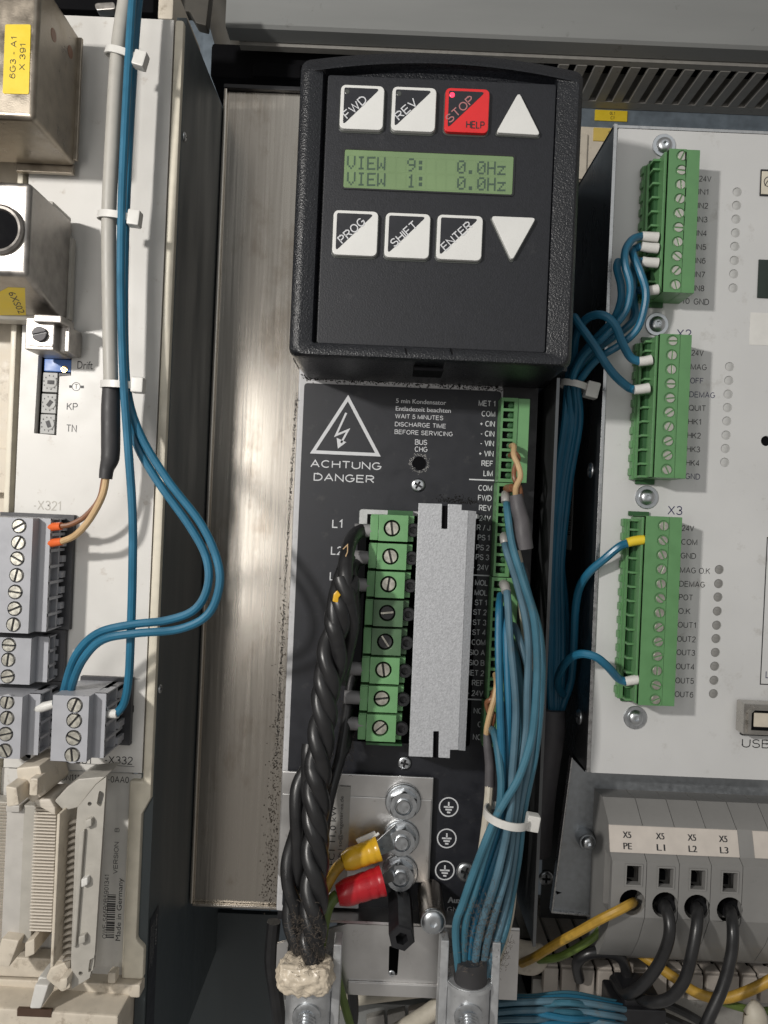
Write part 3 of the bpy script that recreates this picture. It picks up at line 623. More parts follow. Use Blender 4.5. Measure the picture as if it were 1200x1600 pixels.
# ---- grey plug connectors of the left module
def left_plug(label, tl, br, df, db, scr, entries=True, r=1.95, group='grey screw plugs on the left module', slope=0):
    x0, z1 = U(*tl, df); x1, z0 = U(*br, df); n = len(scr)
    t = thing('screw_plug', label, 'terminal plug', ((x0+x1)/2, db, z0), group)
    hs = [circ(*U(u, v, df), r*1.2) for u, v in scr]
    b = MB(); b.plate(rect(x0, x1, z0, z1), hs, df, df+1.6); b.box(x0, x1, df+1.61, df+8, z0, z1)
    dm = (df+db)/2+1; b.box(x0, x1+0.3, df+8.01, db, z0, z1); mk(b, 'body', m['plugface'], t)
    pz = (z1-z0)/n
    b = MB(); b.box(x1, x1+1.6, dm-1, db-0.3, z0, z1)                 # side with wire entries
    for i in range(n+1):
        z = z0+pz*i; b.box(x1, x1+3.6, df+4.5, db-0.5, max(z0, z-0.45), min(z1, z+0.45))
    b.box(x1, x1+3.6, df+4.3, df+5.3, z0, z1); b.box(x1, x1+3.4, dm+1.5, dm+2.7, z0, z1)
    for i in range(n):
        z = z0+pz*(i+0.5); b.box(x1+3.2, x1+4.2, dm+2.7, db-0.2, z-1.5, z+0.6)
    mk(b, 'entry_row', m['shell'] if False else m['plugface'], t)
    b = MB(); b.box(x1+0.05, x1+0.4, df+4.6, dm+0.6, z0+0.2, z1-0.2); b.box(x0, x1+6.2, db-2.2, db-0.1, z0-1, z1+1.2); mk(b, 'socket_base', m['plugdark'], t)
    for i, (u, v) in enumerate(scr): inst(SLOT, 'screw', t, P3(u, v, df+0.5), r, random.uniform(-1.6, 1.6))
    return t, (x0, x1, z0, z1)
left_plug('tall seven-screw grey plug with orange sleeves below the -X321 mark', (-40, 806), (44, 990), 237, PD, [(30, 822), (29, 848), (27, 873), (26, 899), (24, 925), (23, 951), (21, 976)])
left_plug('three-screw grey plug directly under the tall seven-screw one', (-40, 994), (46, 1070), 242, PD, [(14, 1008), (13, 1031), (12, 1057)])
left_plug('four-screw grey plug cut by the left edge of the photo with a white sleeve', (-40, 1086), (31, 1186), 236, PD, [(11, 1097), (11, 1122), (9, 1147), (8, 1173)])
left_plug('four-screw grey plug over the -X331 mark with the blue wire in its side', (83, 1086), (135, 1191), 232, PD, [(117, 1102), (116, 1126), (115, 1153), (113, 1180)], r=2.05)

# ---- flat-cable headers at the lower left
t = thing('ribbon_header', 'beige flat-cable header with brown latch and pale bar at the lower left', 'connector', P3(30, 1500, PD))
b = MB(); b.px(10, 1262, 31, 1470, 240, 252, 0.5); b.px(9, 1258, 30, 1270, 238, 250, 0.4); mk(b, 'bar', m['headerbar'], t)
b = MB(); b.px(31.5, 1264, 38, 1470, 246, 252); mk(b, 'bar_gap', m['slotbrown'], t)
b = MB(); b.px(36, 1258, 48, 1475, 240, 254, 0.5); b.px(-60, 1250, 12, 1500, 248, 254, 0.4); mk(b, 'housing', m['shell'], t)
b = MB(); b.pxpoly([(8, 1228), (26, 1231), (30, 1258), (10, 1262)], 229, 240, 0.6); b.pxpoly([(24, 1200), (62, 1196), (72, 1240), (50, 1256), (28, 1232)], 236, 254, 0.8); b.px(46, 1216, 58, 1244, 232, 238, 0.5)
mk(b, 'latch', m['beige'], t); b = MB(); b.pxpoly([(2, 1466), (30, 1470), (14, 1512), (-10, 1510)], 236, 252, 0.6); mk(b, 'latch', m['beige'], t); b = MB(); b.pxpoly([(38, 1474), (54, 1466), (54, 1492), (38, 1498)], 236, 252, 0.6); mk(b, 'latch', m['beige'], t)
b = MB()
for i in range(44): b.px(-60, 1255+i*5.2, 9, 1258+i*5.2, 246.5, 249)
tag(mk(b, 'cable_rib', m['ribbon'], t), kind='stuff')
b = MB(); b.px(-60, 1492, 84, 1530, 250, 256, 0.8); mk(b, 'foot', m['beige'], t)
t = thing('ribbon_header', 'open flat-cable header with ivory ribs, pins and a grey metal shell plate, lower left', 'connector', P3(110, 1530, PD))
b = MB(); rib = None
for i in range(40):
    v = 1254+i*5.1; u = 53-i*0.21
    if rib is None:
        bb = MB(); bb.px(u, v, u+36, v+4.2, 238, 250, 0.35, 1); o = mk(bb, 'rib', m['ribbon'], t, org=P3(u, v, 238)); rib = o.data
    else: inst(rib, 'rib', t, P3(u+random.uniform(-.5, .5), v, 238+random.uniform(-.3, .3)))
b = MB(); b.pxpoly([(52, 1249), (78, 1248), (86, 1262), (87, 1276), (54, 1258)], 236, 250, 0.8); mk(b, 'cable_end', m['ribbon'], t)
b = MB(); b.pxpoly([(89, 1272), (94, 1272), (83, 1512), (78, 1512)], 232, 252, 0.3); mk(b, 'inner_wall', m['beige'], t); b = MB(); b.pxpoly([(94, 1274), (122, 1272), (112, 1510), (84, 1510)], 248, 252); mk(b, 'pin_field', m['slotbrown'], t)
shell = [(150, 1226), (166, 1214), (163, 1260), (148, 1490), (140, 1528), (112, 1545), (111, 1500), (118, 1300), (121, 1262)]
b = MB(); b.plate([U(u, v, 236) for u, v in shell], [rpoly([U(u, v, 236) for u, v in ((155, 1234), (163, 1240), (158, 1262), (151, 1256))], 0.6)[::1], rpoly([U(u, v, 236) for u, v in ((140, 1500), (148, 1494), (145, 1516), (137, 1522))], 0.6), circ(*U(140, 1256, 236), 0.65), circ(*U(126, 1521, 236), 0.65)], 236, 237.5)
b.pxpoly([(84, 1252), (104, 1230), (122, 1217), (166, 1213), (150, 1226), (122, 1262), (100, 1268)], 237, 251, 0.6); mk(b, 'shell_plate', m['shell'], t)
b = MB(); b.pxpoly([(124, 1300), (132, 1296), (118, 1480), (112, 1482)], 234.6, 236, 0.4); mk(b, 'shell_edge', m['shell'], t)
for u, v in ((134, 1288), (128, 1380), (124, 1470)):
    b = MB(); b.pxpoly([(u-2, v-6), (u+9, v-9), (u+9, v+3), (u-2, v+8)], 234, 237, 0.5); mk(b, 'shell_tab', m['white'] if v == 1380 else m['shell'], t)
pin = None
for i in range(22):
    v = 1282+i*10.2; u = 117-i*0.52
    if pin is None:
        bb = MB(); bb.pxpoly([(u-11, v+4), (u-1, v-1), (u+7, v-0.5), (u+7, v+4), (u, v+4.4), (u-10, v+8)], 238, 241, 0.3, 1); bb.px(u-21, v+5.2, u-5, v+6.8, 240, 243); o = mk(bb, 'pin', m['ribbon'], t, org=P3(u, v, 239)); pin = o.data
    else: inst(pin, 'pin', t, P3(u, v, 239))
b = MB(); b.pxpoly([(78, 1512), (110, 1500), (110, 1545), (96, 1552), (70, 1530)], 238, 252, 0.8); b.pxpoly([(92, 1530), (106, 1528), (104, 1546), (92, 1550)], 232, 238, 0.8); mk(b, 'foot', m['beige'], t)

# ---- cables in front of the left module
wire('grey_cable', 'thick light grey sheathed cable running down the cream module into black sleeve', [(203, -40, 236), (196, 0, 236), (184, 85, 236), (174, 250, 237), (170, 350, 238), (171, 480, 239), (173, 585, 240), (173, 604, 240)], 22.5, m['greysheath'], cat='cable', seg=16)
b = MB(); q = [P3(u, v, 240) for u, v in ((174, 598), (173, 640), (173, 690), (172, 716), (167, 732), (165, 748))]
b.tube(q, [x/2*240/F for x in (26, 29, 29, 28, 22, 20)], 16, 6); o = mk(b, 'shrink_sleeve', m['shrink'], org=q[2]); tag(o, 'black heat shrink sleeve ending the grey cable above the tan wires', 'sleeve')
wire('tan_wire', 'tan wire curving from the black sleeve to the lower orange sleeve', [(167, 742, 240), (160, 775, 239), (140, 812, 237), (118, 836, 238), (97, 846, 241)], 10.5, m['tan'], 'tan and brown wires at the -X321 plug', ferrule=([(97, 846, 241), (84, 848, 242), (66, 851, 244)], 12, 14, m['orange']))
wire('brown_wire', 'brown wire curving from the black sleeve to the upper orange sleeve', [(163, 745, 241), (155, 780, 241), (134, 806, 241), (112, 819, 241), (96, 822, 241)], 8.5, m['brown'], 'tan and brown wires at the -X321 plug', ferrule=([(96, 822, 241), (84, 823, 242), (66, 825, 244)], 12, 14, m['orange']))
wire('blue_wire', 'straight blue wire down the module ending in the white sleeve beside the number 15.1', [(212, -40, 234), (207, 0, 234), (199, 130, 234), (191, 300, 235), (189, 450, 236), (193, 590, 236), (199, 680, 235), (207, 800, 233), (207, 900, 232), (204, 1000, 233), (201, 1060, 235), (194, 1098, 238), (180, 1117, 239)], 13, m['blue'], 'blue wires on the left module', ferrule=([(184, 1115, 238.5), (172, 1115, 239), (155, 1115, 240), (144, 1115, 241)], 15, 12, m['white']))
wire('blue_wire', 'outer one of the two blue wires looping over the dark module side', [(222, -40, 239), (213, 40, 240), (203, 200, 241), (196, 350, 241), (194, 500, 241), (199, 610, 240), (220, 680, 238), (262, 750, 236), (312, 815, 234), (338, 870, 232), (343, 915, 230), (325, 960, 229), (280, 983, 229), (210, 990, 229), (160, 1000, 230), (130, 1030, 232), (113, 1070, 238), (109, 1100, 244)], 13, m['blue'], 'blue wires on the left module')
wire('blue_wire', 'inner one of the two blue wires looping over the dark module side', [(216, -40, 243), (207, 40, 243), (196, 350, 244), (194, 500, 243), (197, 620, 242), (212, 690, 240), (245, 750, 238), (295, 820, 236), (322, 870, 234), (325, 915, 232), (305, 952, 231), (262, 969, 231), (205, 976, 231), (152, 990, 232), (118, 1025, 234), (100, 1080, 240), (97, 1100, 245)], 13, m['blue'], 'blue wires on the left module')
b = MB(); q = [P3(84, 1100, 241), P3(70, 1104, 241), P3(54, 1108, 242), P3(40, 1110, 243)]; b.tube(q, [x/2*242/F for x in (13, 15, 15, 11)], 12, 4); o = mk(b, 'white_sleeve', m['white'], org=q[1]); tag(o, 'white wire sleeve between the two lower grey plugs', 'ferrule')
tie('cable tie round the grey cable near the top of the module', 192, 88, 236.5, 26, 15, 14, (8, 4))
tie('middle cable tie on the grey cable, level with the round metal entry', 181, 340, 238, 26, 15, 5, (8, 2))
tie('cable tie at the top of the black shrink sleeve', 186, 602, 239, 26, 15, 1, (8, 0), 11)

# ================================================================== MIDDLE INVERTER DRIVE
SD = 315
drv = thing('inverter_drive', 'frequency inverter with black printed front, bare steel flange and green power terminals', 'inverter', P3(620, 1450, 320))
b = MB(); x0, z1 = U(362, 142, SD); x1, z0 = U(470, 1416, SD); x0 = (U(361, 142, SD)[0]+U(297, 1410, SD)[0])/2
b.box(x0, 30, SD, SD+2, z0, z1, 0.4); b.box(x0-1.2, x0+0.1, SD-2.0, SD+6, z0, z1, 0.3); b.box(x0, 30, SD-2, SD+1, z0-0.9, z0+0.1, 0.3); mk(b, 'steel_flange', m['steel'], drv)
b = MB(); b.box(x0-1.3, 30, SD-2.2, SD+8, z1+0.1, z1+1.8, 0.3); mk(b, 'flange_rim', m['black'], drv)
LD = 276
xb0 = U(449, 1000, LD)[0]; xb1 = U(843, 1000, LD)[0]; _, zb1 = U(600, 560, LD); _, zb0_ = U(600, 1448, LD)
b = MB(); b.box(xb0+0.6, xb1-4, LD+1.2, 469, zb0_+0.5, zb1+60); mk(b, 'chassis', m['black'], drv)
_, zc0 = U(600, 1432, LD)
b = MB(); b.box(xb0, U(788, 600, LD)[0], LD+0.35, LD+12, zc0, zb1, 0.8); mk(b, 'front_cover', m['cover'], drv)
# right wall with its bare edge
b = MB(); b.box(xb1-0.7, xb1, 262, 469, U(830, 1478, 262)[1], U(850, 590, 262)[1]); b.box(xb1-0.9, xb1+0.15, 261.6, 262.2, U(830, 1478, 262)[1], U(850, 590, 262)[1]); mk(b, 'side_wall', [m['boxside']], drv)
# printed front film with the terminal cut-out
xl0 = U(463.5, 880, LD)[0]; xl1 = U(772, 880, LD)[0]; _, zl1 = U(630, 605, LD); _, zl0 = U(600, 1424, LD)
cut = pxrect(562, 795, 734, 1166, LD)
cut[0] = (cut[0][0]-0.2, cut[0][1])
b = MB(); b.plate(rrect(xl0, xl1, zl0, zl1, 1.2), [rrect(cut[0][0], cut[1][0], cut[0][1], cut[2][1], 1.0), circ(*U(655, 724, LD), 2.5, 20)], LD, LD+0.3); lab = mk(b, 'front_film', m['label'], drv)
b = MB(); b.px(574, 803, 748, 1176, LD+0.25, LD+14); b.px(556, 836, 575, 1176, LD+0.25, LD+14); b.lathe(P3(655, 724, LD+0.2), [(2.8, -2), (2.8, 0.05)], seg=20); mk(b, 'terminal_recess', m['matt'], drv)
b = MB(); D = LD-0.06
A, Bq, Cq = (543.5, 626), (490, 707), (589, 711)
b.mark('warning_triangle'); line(b, [(543.8, 622), (489, 706), (590.5, 710.5)], D, 5.2, closed=True)
line(b, [(541, 645), (525, 680), (544, 672), (533, 692)], D, 3.2); flat(b, [(526, 684), (541, 691), (528, 701)], D)
T(b, 'ACHTUNG', 486, 724, D, 11.5, 111, bold=0.35); T(b, 'DANGER', 491, 745, D, 11.5, 95, bold=0.35)
for s, v, w, u in (('5 min Kondensator', 626, 78, 619), ('Entladezeit beachten', 638, 86, 618.5), ('WAIT 5 MINUTES', 650, 75, 618), ('DISCHARGE TIME', 662.5, 80, 617.5), ('BEFORE SERVICING', 674.5, 91, 617)):
    T(b, s, u, v, D, 6.8, w, bold=0.16)
T(b, 'BUS', 658, 691, D, 8, 19, 'c', bold=0.2); T(b, 'CHG', 658, 702, D, 8, 20, 'c', bold=0.2)
T(b, 'L1', 520, 818, D, 13, 17, bold=0.3); T(b, 'L2', 518, 860, D, 13, 18, bold=0.3); T(b, 'L3', 516, 900, D, 13, 18, bold=0.3)
right = [('MET 1', 631), ('COM', 647), ('+ CIN', 662.5), ('- CIN', 678), ('- VIN', 693), ('+ VIN', 709), ('REF', 724.5), ('LIM', 740), ('COM', 763), ('FWD', 778.5), ('REV', 794), ('- 24V', 810), ('R / J', 825), ('PS 1', 840.5), ('PS 2', 856), ('PS 3', 871), ('+ 24V', 887), ('+ MOL', 911), ('- MOL', 926.5), ('ST 1', 942), ('ST 2', 957), ('ST 3', 973), ('ST 4', 988.5), ('COM', 1004), ('SIO A', 1020), ('SIO B', 1036), ('MET 2', 1052), ('REF', 1067.5), ('+ 24V', 1083.5), ('NO', 1111), ('C', 1132), ('NC', 1152)]
for s, v in right: T(b, s, 774-(v-631)*0.0435, v, D, 8.6, None, 'r', bold=0.3)
b.mark('print_mark')
for v, u0, u1 in ((750, 733, 772), (899, 731, 766), (1093, 724, 757)): b.mark('print_mark'); line(b, [(u0, v-1), (u1, v+0.7)], D, 2)
for u, v in ((701, 1261), (698, 1310), (695, 1360)):
    b.mark('earth_symbol'); flatring(b, u, v, 14.5, D, 2); line(b, [(u+0.3, v-8), (u, v)], D, 2.4)
    for k, w in ((0, 7.5), (4.2, 5), (8.4, 2.6)): line(b, [(u-w, v+k-0.3), (u+w, v+k+0.3)], D, 2.6)
T(b, 'Aux', 700, 1406, D, 9, 22, bold=0.6); T(b, 'GND', 699, 1421, D, 8.5, 26)
mkl(b, m['print'], lab)
b = MB(); T(b, 'SL', 0, 0, D, 1) if False else None
for u, v, a in ((653, 758, 0.5), (632, 1192, 0.2)): inst(PHIL, 'screw', drv, P3(u, v, LD-0.1), 2.55, a)
b = MB()
for i in range(140):
    a = random.uniform(0, 6.28); r = random.gauss(13.5, 1.5); u, v = 655+r*math.cos(a), 724+r*math.sin(a); s = random.uniform(.3, .9); flat(b, [(u-s, v-s), (u+s, v-s*.6), (u+s*.3, v+s)], LD-0.03)
mk(b, 'lamp_ring', m['silverlabel'], drv)
# -- power terminals, one pole each
XT = 262
vb = [803, 848, 892, 936.5, 981, 1026, 1071, 1115.5, 1161]
scr = [(612.5, 825.5), (610, 869.5), (607, 913), (605, 958), (602, 1003), (599, 1047), (596.5, 1092), (594, 1138)]
for i in range(8):
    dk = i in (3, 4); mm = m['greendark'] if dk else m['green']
    uL = 592.5-i*2.75; uR = 647-i*2.75
    x0, z1 = U(uL, vb[i]+0.6, XT); x1, z0 = U(uR, vb[i+1]-0.6, XT)
    cxz = U(*scr[i], XT); eye = U(uR-3, scr[i][1]+3, XT)
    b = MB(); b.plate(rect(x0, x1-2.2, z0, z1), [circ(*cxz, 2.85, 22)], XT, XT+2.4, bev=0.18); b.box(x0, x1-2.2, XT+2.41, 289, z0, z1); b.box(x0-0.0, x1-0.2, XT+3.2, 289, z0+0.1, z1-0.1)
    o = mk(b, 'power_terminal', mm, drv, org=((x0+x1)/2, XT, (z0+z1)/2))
    inst(SLOTD if dk else SLOT, 'screw', o, (cxz[0], XT+0.9, cxz[1]), 2.3, random.uniform(-1.5, 1.5))
    b = MB(); b.lathe((cxz[0], XT+1.5, cxz[1]), [(2.84, 0), (2.84, 0.05)], seg=22, mi=0); mk(b, 'screw_well', m['cavity'], o)
    b = MB(); b.lathe((eye[0]+0.5, XT+3.2, eye[1]), [(2.4, 0), (2.4, 1.5), (2.2, 1.9), (1.3, 1.9), (1.2, 0.3)], seg=20); mk(b, 'test_socket', m['black'], o)
    hh = 5 if i in (3, 4) else 0
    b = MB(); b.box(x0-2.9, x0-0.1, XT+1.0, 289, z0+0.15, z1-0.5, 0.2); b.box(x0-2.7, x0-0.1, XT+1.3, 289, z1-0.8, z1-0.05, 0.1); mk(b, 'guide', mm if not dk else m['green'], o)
b = MB(); b.px(572, 1160, 628, 1166, XT+3, 289); b.px(606, 797, 645, 806, XT+4, 289); mk(b, 'terminal_end', m['greenshade'], drv)
# -- silver hammer-painted cover bar
BD = 254
sl0 = [U(u, v, BD) for u, v in ((691, 786.5), (700, 787), (699, 826), (690.5, 826))]
out = [(654, 785.5), (690.9, 786.5), (690.4, 826), (699.1, 826.5), (700, 786.8), (722, 788), (721, 797), (729, 797.5), (729, 790), (711.5, 1185), (703, 1184.5), (703.5, 1184)]
out = [(654, 786), (691, 787), (690.2, 826), (699.2, 826.5), (700, 787.4), (722, 788.4), (721.5, 797), (732, 797.6), (716, 1172), (703.5, 1172), (703, 1185), (685, 1184), (686, 1143), (677.5, 1143), (676.5, 1183.6), (638.5, 1182)]
b = MB(); b.pxpoly(out, BD, BD+1.2, 0.25); bar = mk(b, 'cover_bar', m['silver'], drv)
xq1 = U(732, 797, BD)[0]; xq0 = U(716, 1172, BD)[0]
b = MB(); q = lambda u, v, d: tuple(P3(u, v, d))
b.loops([[q(732, 797.6, BD+0.05), q(716, 1172, BD+0.05), q(727, 1173, BD+1.4), q(744, 799, BD+1.4)], [q(731, 797.6, BD+1.1), q(715, 1172, BD+1.1), q(725, 1173, LD-1), q(742, 799, LD-1)]], cap0=True)
b.loops([[q(654.6, 786, BD+0.3), q(639, 1181.5, BD+0.3), q(639.5, 1178, LD-1), q(655, 789, LD-1)], [q(656, 786, BD+0.3), q(640.4, 1181.5, BD+0.3), q(641, 1178, LD-1), q(656.4, 789, LD-1)]], cap0=True)
mk(b, 'bar_flank', m['silver'], bar)
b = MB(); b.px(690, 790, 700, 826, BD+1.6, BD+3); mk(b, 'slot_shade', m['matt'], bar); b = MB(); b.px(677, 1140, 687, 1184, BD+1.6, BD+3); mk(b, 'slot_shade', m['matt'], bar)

# -- control terminal plugs along the right edge
def ctrl_plug(label, u0, v0, n, pitch, wcell, wtot, df=268, back=True, du=-0.043):
    t = thing('control_plug', label, 'terminal plug', P3(u0+wtot/2, v0+n*pitch, LD), 'green control plugs on the right edge of the inverter')
    k = df/F; x0, z1 = U(u0, v0, df); p = pitch*k; wc = wcell*k; wt = wtot*k
    hs = []
    for i in range(n):
        z = z1-0.7-p*(i+0.5); hs.append(rect(x0+0.75, x0+wc-1.3, z-p*0.36, z+p*0.36))
    b = MB(); z0 = z1-1.4-n*p; b.plate(rect(x0, x0+wc, z0, z1), hs, df, df+3); b.box(x0, x0+wc, df+3.01, df+16, z0, z1); mk(b, 'body', m['green2'], t)
    b = MB(); b.box(x0+wc, x0+wt, df+0.5, df+16, z0, z1, 0.2); mk(b, 'cap', m['green'], t)
    b = MB(); z = z1-0.7-p*0.5; b.box(x0+0.75, x0+wc-1.3, df+2.4, df+2.9, z-p*0.36, z+p*0.36); o = mk(b, 'cavity', m['cavity'], t, org=(x0+2, df+2, z))
    for i in range(1, n): inst(o.data, 'cavity', t, (x0+2, df+2, z-p*i))
    b = MB(); z = z1-0.7-p*0.5; b.lathe((x0+0.75+wc*0.52, df+2.6, z), [(1.15, 0), (1.15, 1.0), (0.6, 1.4)], seg=10); o = mk(b, 'clamp', m['greenshade'], t, org=(x0+2, df+2, z)); 
    for i in range(1, n): inst(o.data, 'clamp', t, (x0+2, df+2, z-p*i))
    return t
ctrl_plug('eight-way green control plug beside MET 1 to LIM', 784, 621, 8, 15.7, 26, 45)
ctrl_plug('nine-way green control plug beside COM to + 24V', 777, 754, 9, 15.6, 24, 26)
ctrl_plug('twelve-way green control plug beside + MOL to + 24V', 769, 902, 12, 15.6, 22, 42)
ctrl_plug('three-way green relay plug beside NO C NC', 757, 1100, 3, 20, 18, 30)

# -- chromed earth plate with stickers, bolts and standoffs
ED = 273
b = MB(); b.px(441, 1205, 671, 1378, ED, ED+1.2, 0.4); b.px(441, 1240, 669, 1380, ED-0.5, ED+0.1, 0.3); ep = mk(b, 'earth_plate', m['bracketsteel'], drv)
b = MB(); b.px(509, 1380, 560, 1420, ED, ED+1, 0.2); mk(b, 'film_patch', m['print'], drv)
b = MB(); b.px(456, 1224, 480, 1390, ED-0.75, ED-0.55); b.px(510, 1228, 541, 1395, ED-0.75, ED-0.55, mi=2)
T(b, 'Antriebstechnik GmbH', 461, 1370, ED-0.8, 7.5, 136, 'l', 90, 1); T(b, '7 FC1 11,0 kW', 517, 1366, ED-0.8, 9, 108, 'l', 90, 1); T(b, 'www.de | so@wagener-ea.de', 529, 1366, ED-0.8, 5.5, 122, 'l', 90, 1)
mk(b, 'type_sticker', [m['paper'], m['ink'], m['silverlabel']], ep)
m['dullmetal'] = M('dull_brown_metal', (0.20, 0.175, 0.15), 0.34, 1.0, var=0.15, vs=30)
def hexbolt(u, v, r, a):
    c = P3(u, v, ED-0.6)
    b = MB(); washer(b, c, r*1.22, 1.0); b.lathe(c-Vector((0, 1.0, 0)), [(r*1.12, 0), (r*1.12, 0.5), (r*0.9, 0.7)], seg=28)
    n = 24; hx = lambda rr, y: [tuple(c+Vector((rr*(math.cos(a+math.pi/3*(i//4))*(1-(i % 4)/4)+math.cos(a+math.pi/3*(i//4+1))*((i % 4)/4)), -y, rr*(math.sin(a+math.pi/3*(i//4))*(1-(i % 4)/4)+math.sin(a+math.pi/3*(i//4+1))*((i % 4)/4))))) for i in range(n)]
    ci = lambda rr, y: [tuple(c+Vector((rr*math.cos(a+2*math.pi*i/n), -y, rr*math.sin(a+2*math.pi*i/n)))) for i in range(n)]
    b.loops([hx(r, 1.5), hx(r, 4.4), ci(r*0.88, 5.0), ci(r*0.60, 5.0), ci(r*0.56, 4.2)], cap0=True, cap1=True)
    for k in range(2): b.lathe(c-Vector((0, 4.2+k*0.55, 0)), [(r*0.5, 0), (r*0.5, 0.3), (r*0.45, 0.45), (r*0.46, 0.55)], seg=20)
    b.lathe(c-Vector((0, 5.2, 0)), [(r*0.47, 0), (r*0.42, 0.3), (r*0.3, 0.2)], seg=20)
    mk(b, 'earth_bolt', m['zinc'], drv, org=c)
hexbolt(630, 1252, 5.25, 0.5); hexbolt(627, 1308, 5.25, 0.3); hexbolt(625, 1362, 5.25, 0.55)
inst(PHIL, 'screw', drv, P3(728, 1362, LD-0.2), 3.6, 0.3)
b = MB(); c = P3(625, 1402, ED); b.lathe(c, [(4.4, 0), (4.4, 26), (4.0, 26.6), (2.1, 26.6), (2.0, 22)], seg=6); o = mk(b, 'hex_standoff', m['black'], drv, org=c, ang=20)
c = P3(671, 1392, ED); b = MB(); b.lathe(c, [(4.3, 0), (4.3, 19.6), (4.0, 20)], seg=28); mk(b, 'round_standoff', m['dullmetal'], drv, org=c)
b = MB(); washer(b, c-Vector((0, 20, 0)), 4.2, 0.8, 0.5); st = mk(b, 'standoff_washer', m['zinc'], drv); inst(HEX, 'screw', drv, tuple(c-Vector((0, 20.8, 0))), 3.8, 0.2, sx=(3.8, 2.2, 3.8))
# -- lower sheet-steel bracket and the two cable clamps
_, zt1 = U(600, 1446, 266); _, zt0 = U(600, 1545, 266); xA = U(434, 1450, 266)[0]; xB = U(812, 1455, 266)[0]; _, zt2 = U(600, 1432, 275)
slot = [U(u, v, 266) for u, v in ((608, 1478), (624, 1479), (621, 1524), (607, 1523))]
b = MB(); b.plate([(xA, zt1-8), (xA+24, zt1), (xB, zt1), (xB, zt0-2), (xB-14, zt0-2), (xA+24, zt0-2), (xA, zt0+4)], [rpoly(slot, 0.5)], 266, 267.2); b.xprism([(266, zt1+0.2), (266.6, zt1+0.8), (278, zt1+0.8), (278, zt1-0.4), (267.3, zt1-0.4)], xA+2, xB); b.box(xA+25, xB-20, 264.8, 266, zt0-2, zt0+2.5, 0.4); mk(b, 'clamp_bracket', m['bracketsteel'], drv)
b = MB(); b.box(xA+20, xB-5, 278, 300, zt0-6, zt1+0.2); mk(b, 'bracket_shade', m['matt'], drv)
inst(PHIL, 'screw', drv, P3(612, 1521, 266.3), 1.2)
def clamp(label, u, v0, w, prong):
    D = 246; t = thing('cable_clamp', label, 'cable clamp', P3(u, 1640, D), 'cast aluminium cable clamps')
    k = D/F; x, z = U(u, v0, D); hw = w/2*k; zz = U(u, 1660, D)[1]; h = z-zz
    n = 12; lp = lambda r, y0, zz_: [(x+r*math.cos(math.pi*(1+i/n)), y0+7+(-9)*math.sin(math.pi*i/n), zz_) for i in range(n+1)]
    outer = lp(hw, D, z); inner = lp(hw-2.2, D+1.6, z)
    b = MB(); ring0 = outer+inner[::-1]; ring1 = [(a, bq, zz) for a, bq, c in ring0]
    ringm = [(a, bq-0.5, c-1.2) for a, bq, c in outer]+[(a, bq, c) for a, bq, c in inner[::-1]]
    b.loops([ring0, ring1], cap0=True)
    lip = lp(hw+0.5, D-0.4, z-0.2)+lp(hw-2.0, D+1.4, z-0.2)[::-1]; b.loops([lip, [(a, c_, z-1.6) for a, c_, _ in lip]], cap0=True)
    for s in prong: b.box(x+s*hw-(0.6 if s > 0 else 2.2), x+s*hw+(2.2 if s > 0 else 0.6), D+3, D+11, zz, z+13, 0.5)
    mk(b, 'saddle', m['alu'], t)
    c = Vector(P3(u-3, 1590, D-2)); b = MB(); pr = []
    for i in range(9): pr += [(3.1, i*0.9), (2.6, i*0.9+0.45)]
    b.lathe(c, pr, axis=(0, -0.75, -0.5), seg=20); b.lathe(c, [(4.6, -0.5), (4.6, 0.6), (3.4, 1)], seg=24); mk(b, 'clamp_bolt', m['zinc'], t)
    return t
clamp('left cast aluminium cable clamp under the beige foam', 482, 1546, 76, (1,))
clamp('right cast aluminium cable clamp holding the blue wire bundle', 735, 1543, 74, (-1, 1))
b = MB(); bm = bmesh.new(); bmesh.ops.create_cube(bm, size=1); bmesh.ops.subdivide_edges(bm, edges=bm.edges, cuts=26, use_grid_fill=True)
from mathutils import noise as NZ
c = P3(477, 1521, 246)
for v in bm.verts:
    p = v.co.copy(); l = max(abs(p.x), abs(p.y), abs(p.z)); s = p.normalized()*0.5; q = p.lerp(s, 0.62)
    w = Vector((q.x*18.5, q.y*13, q.z*10.5)); w += s*2*(0.9*NZ.noise(w*0.4)+0.5*NZ.noise(w*1.1)); v.co = c+w
b.addbm(bm); o = mk(b, 'foam_plug', m['foam'], org=c, ang=60); tag(o, 'lump of glossy beige foam packed round the black cable in its clamp', 'foam')

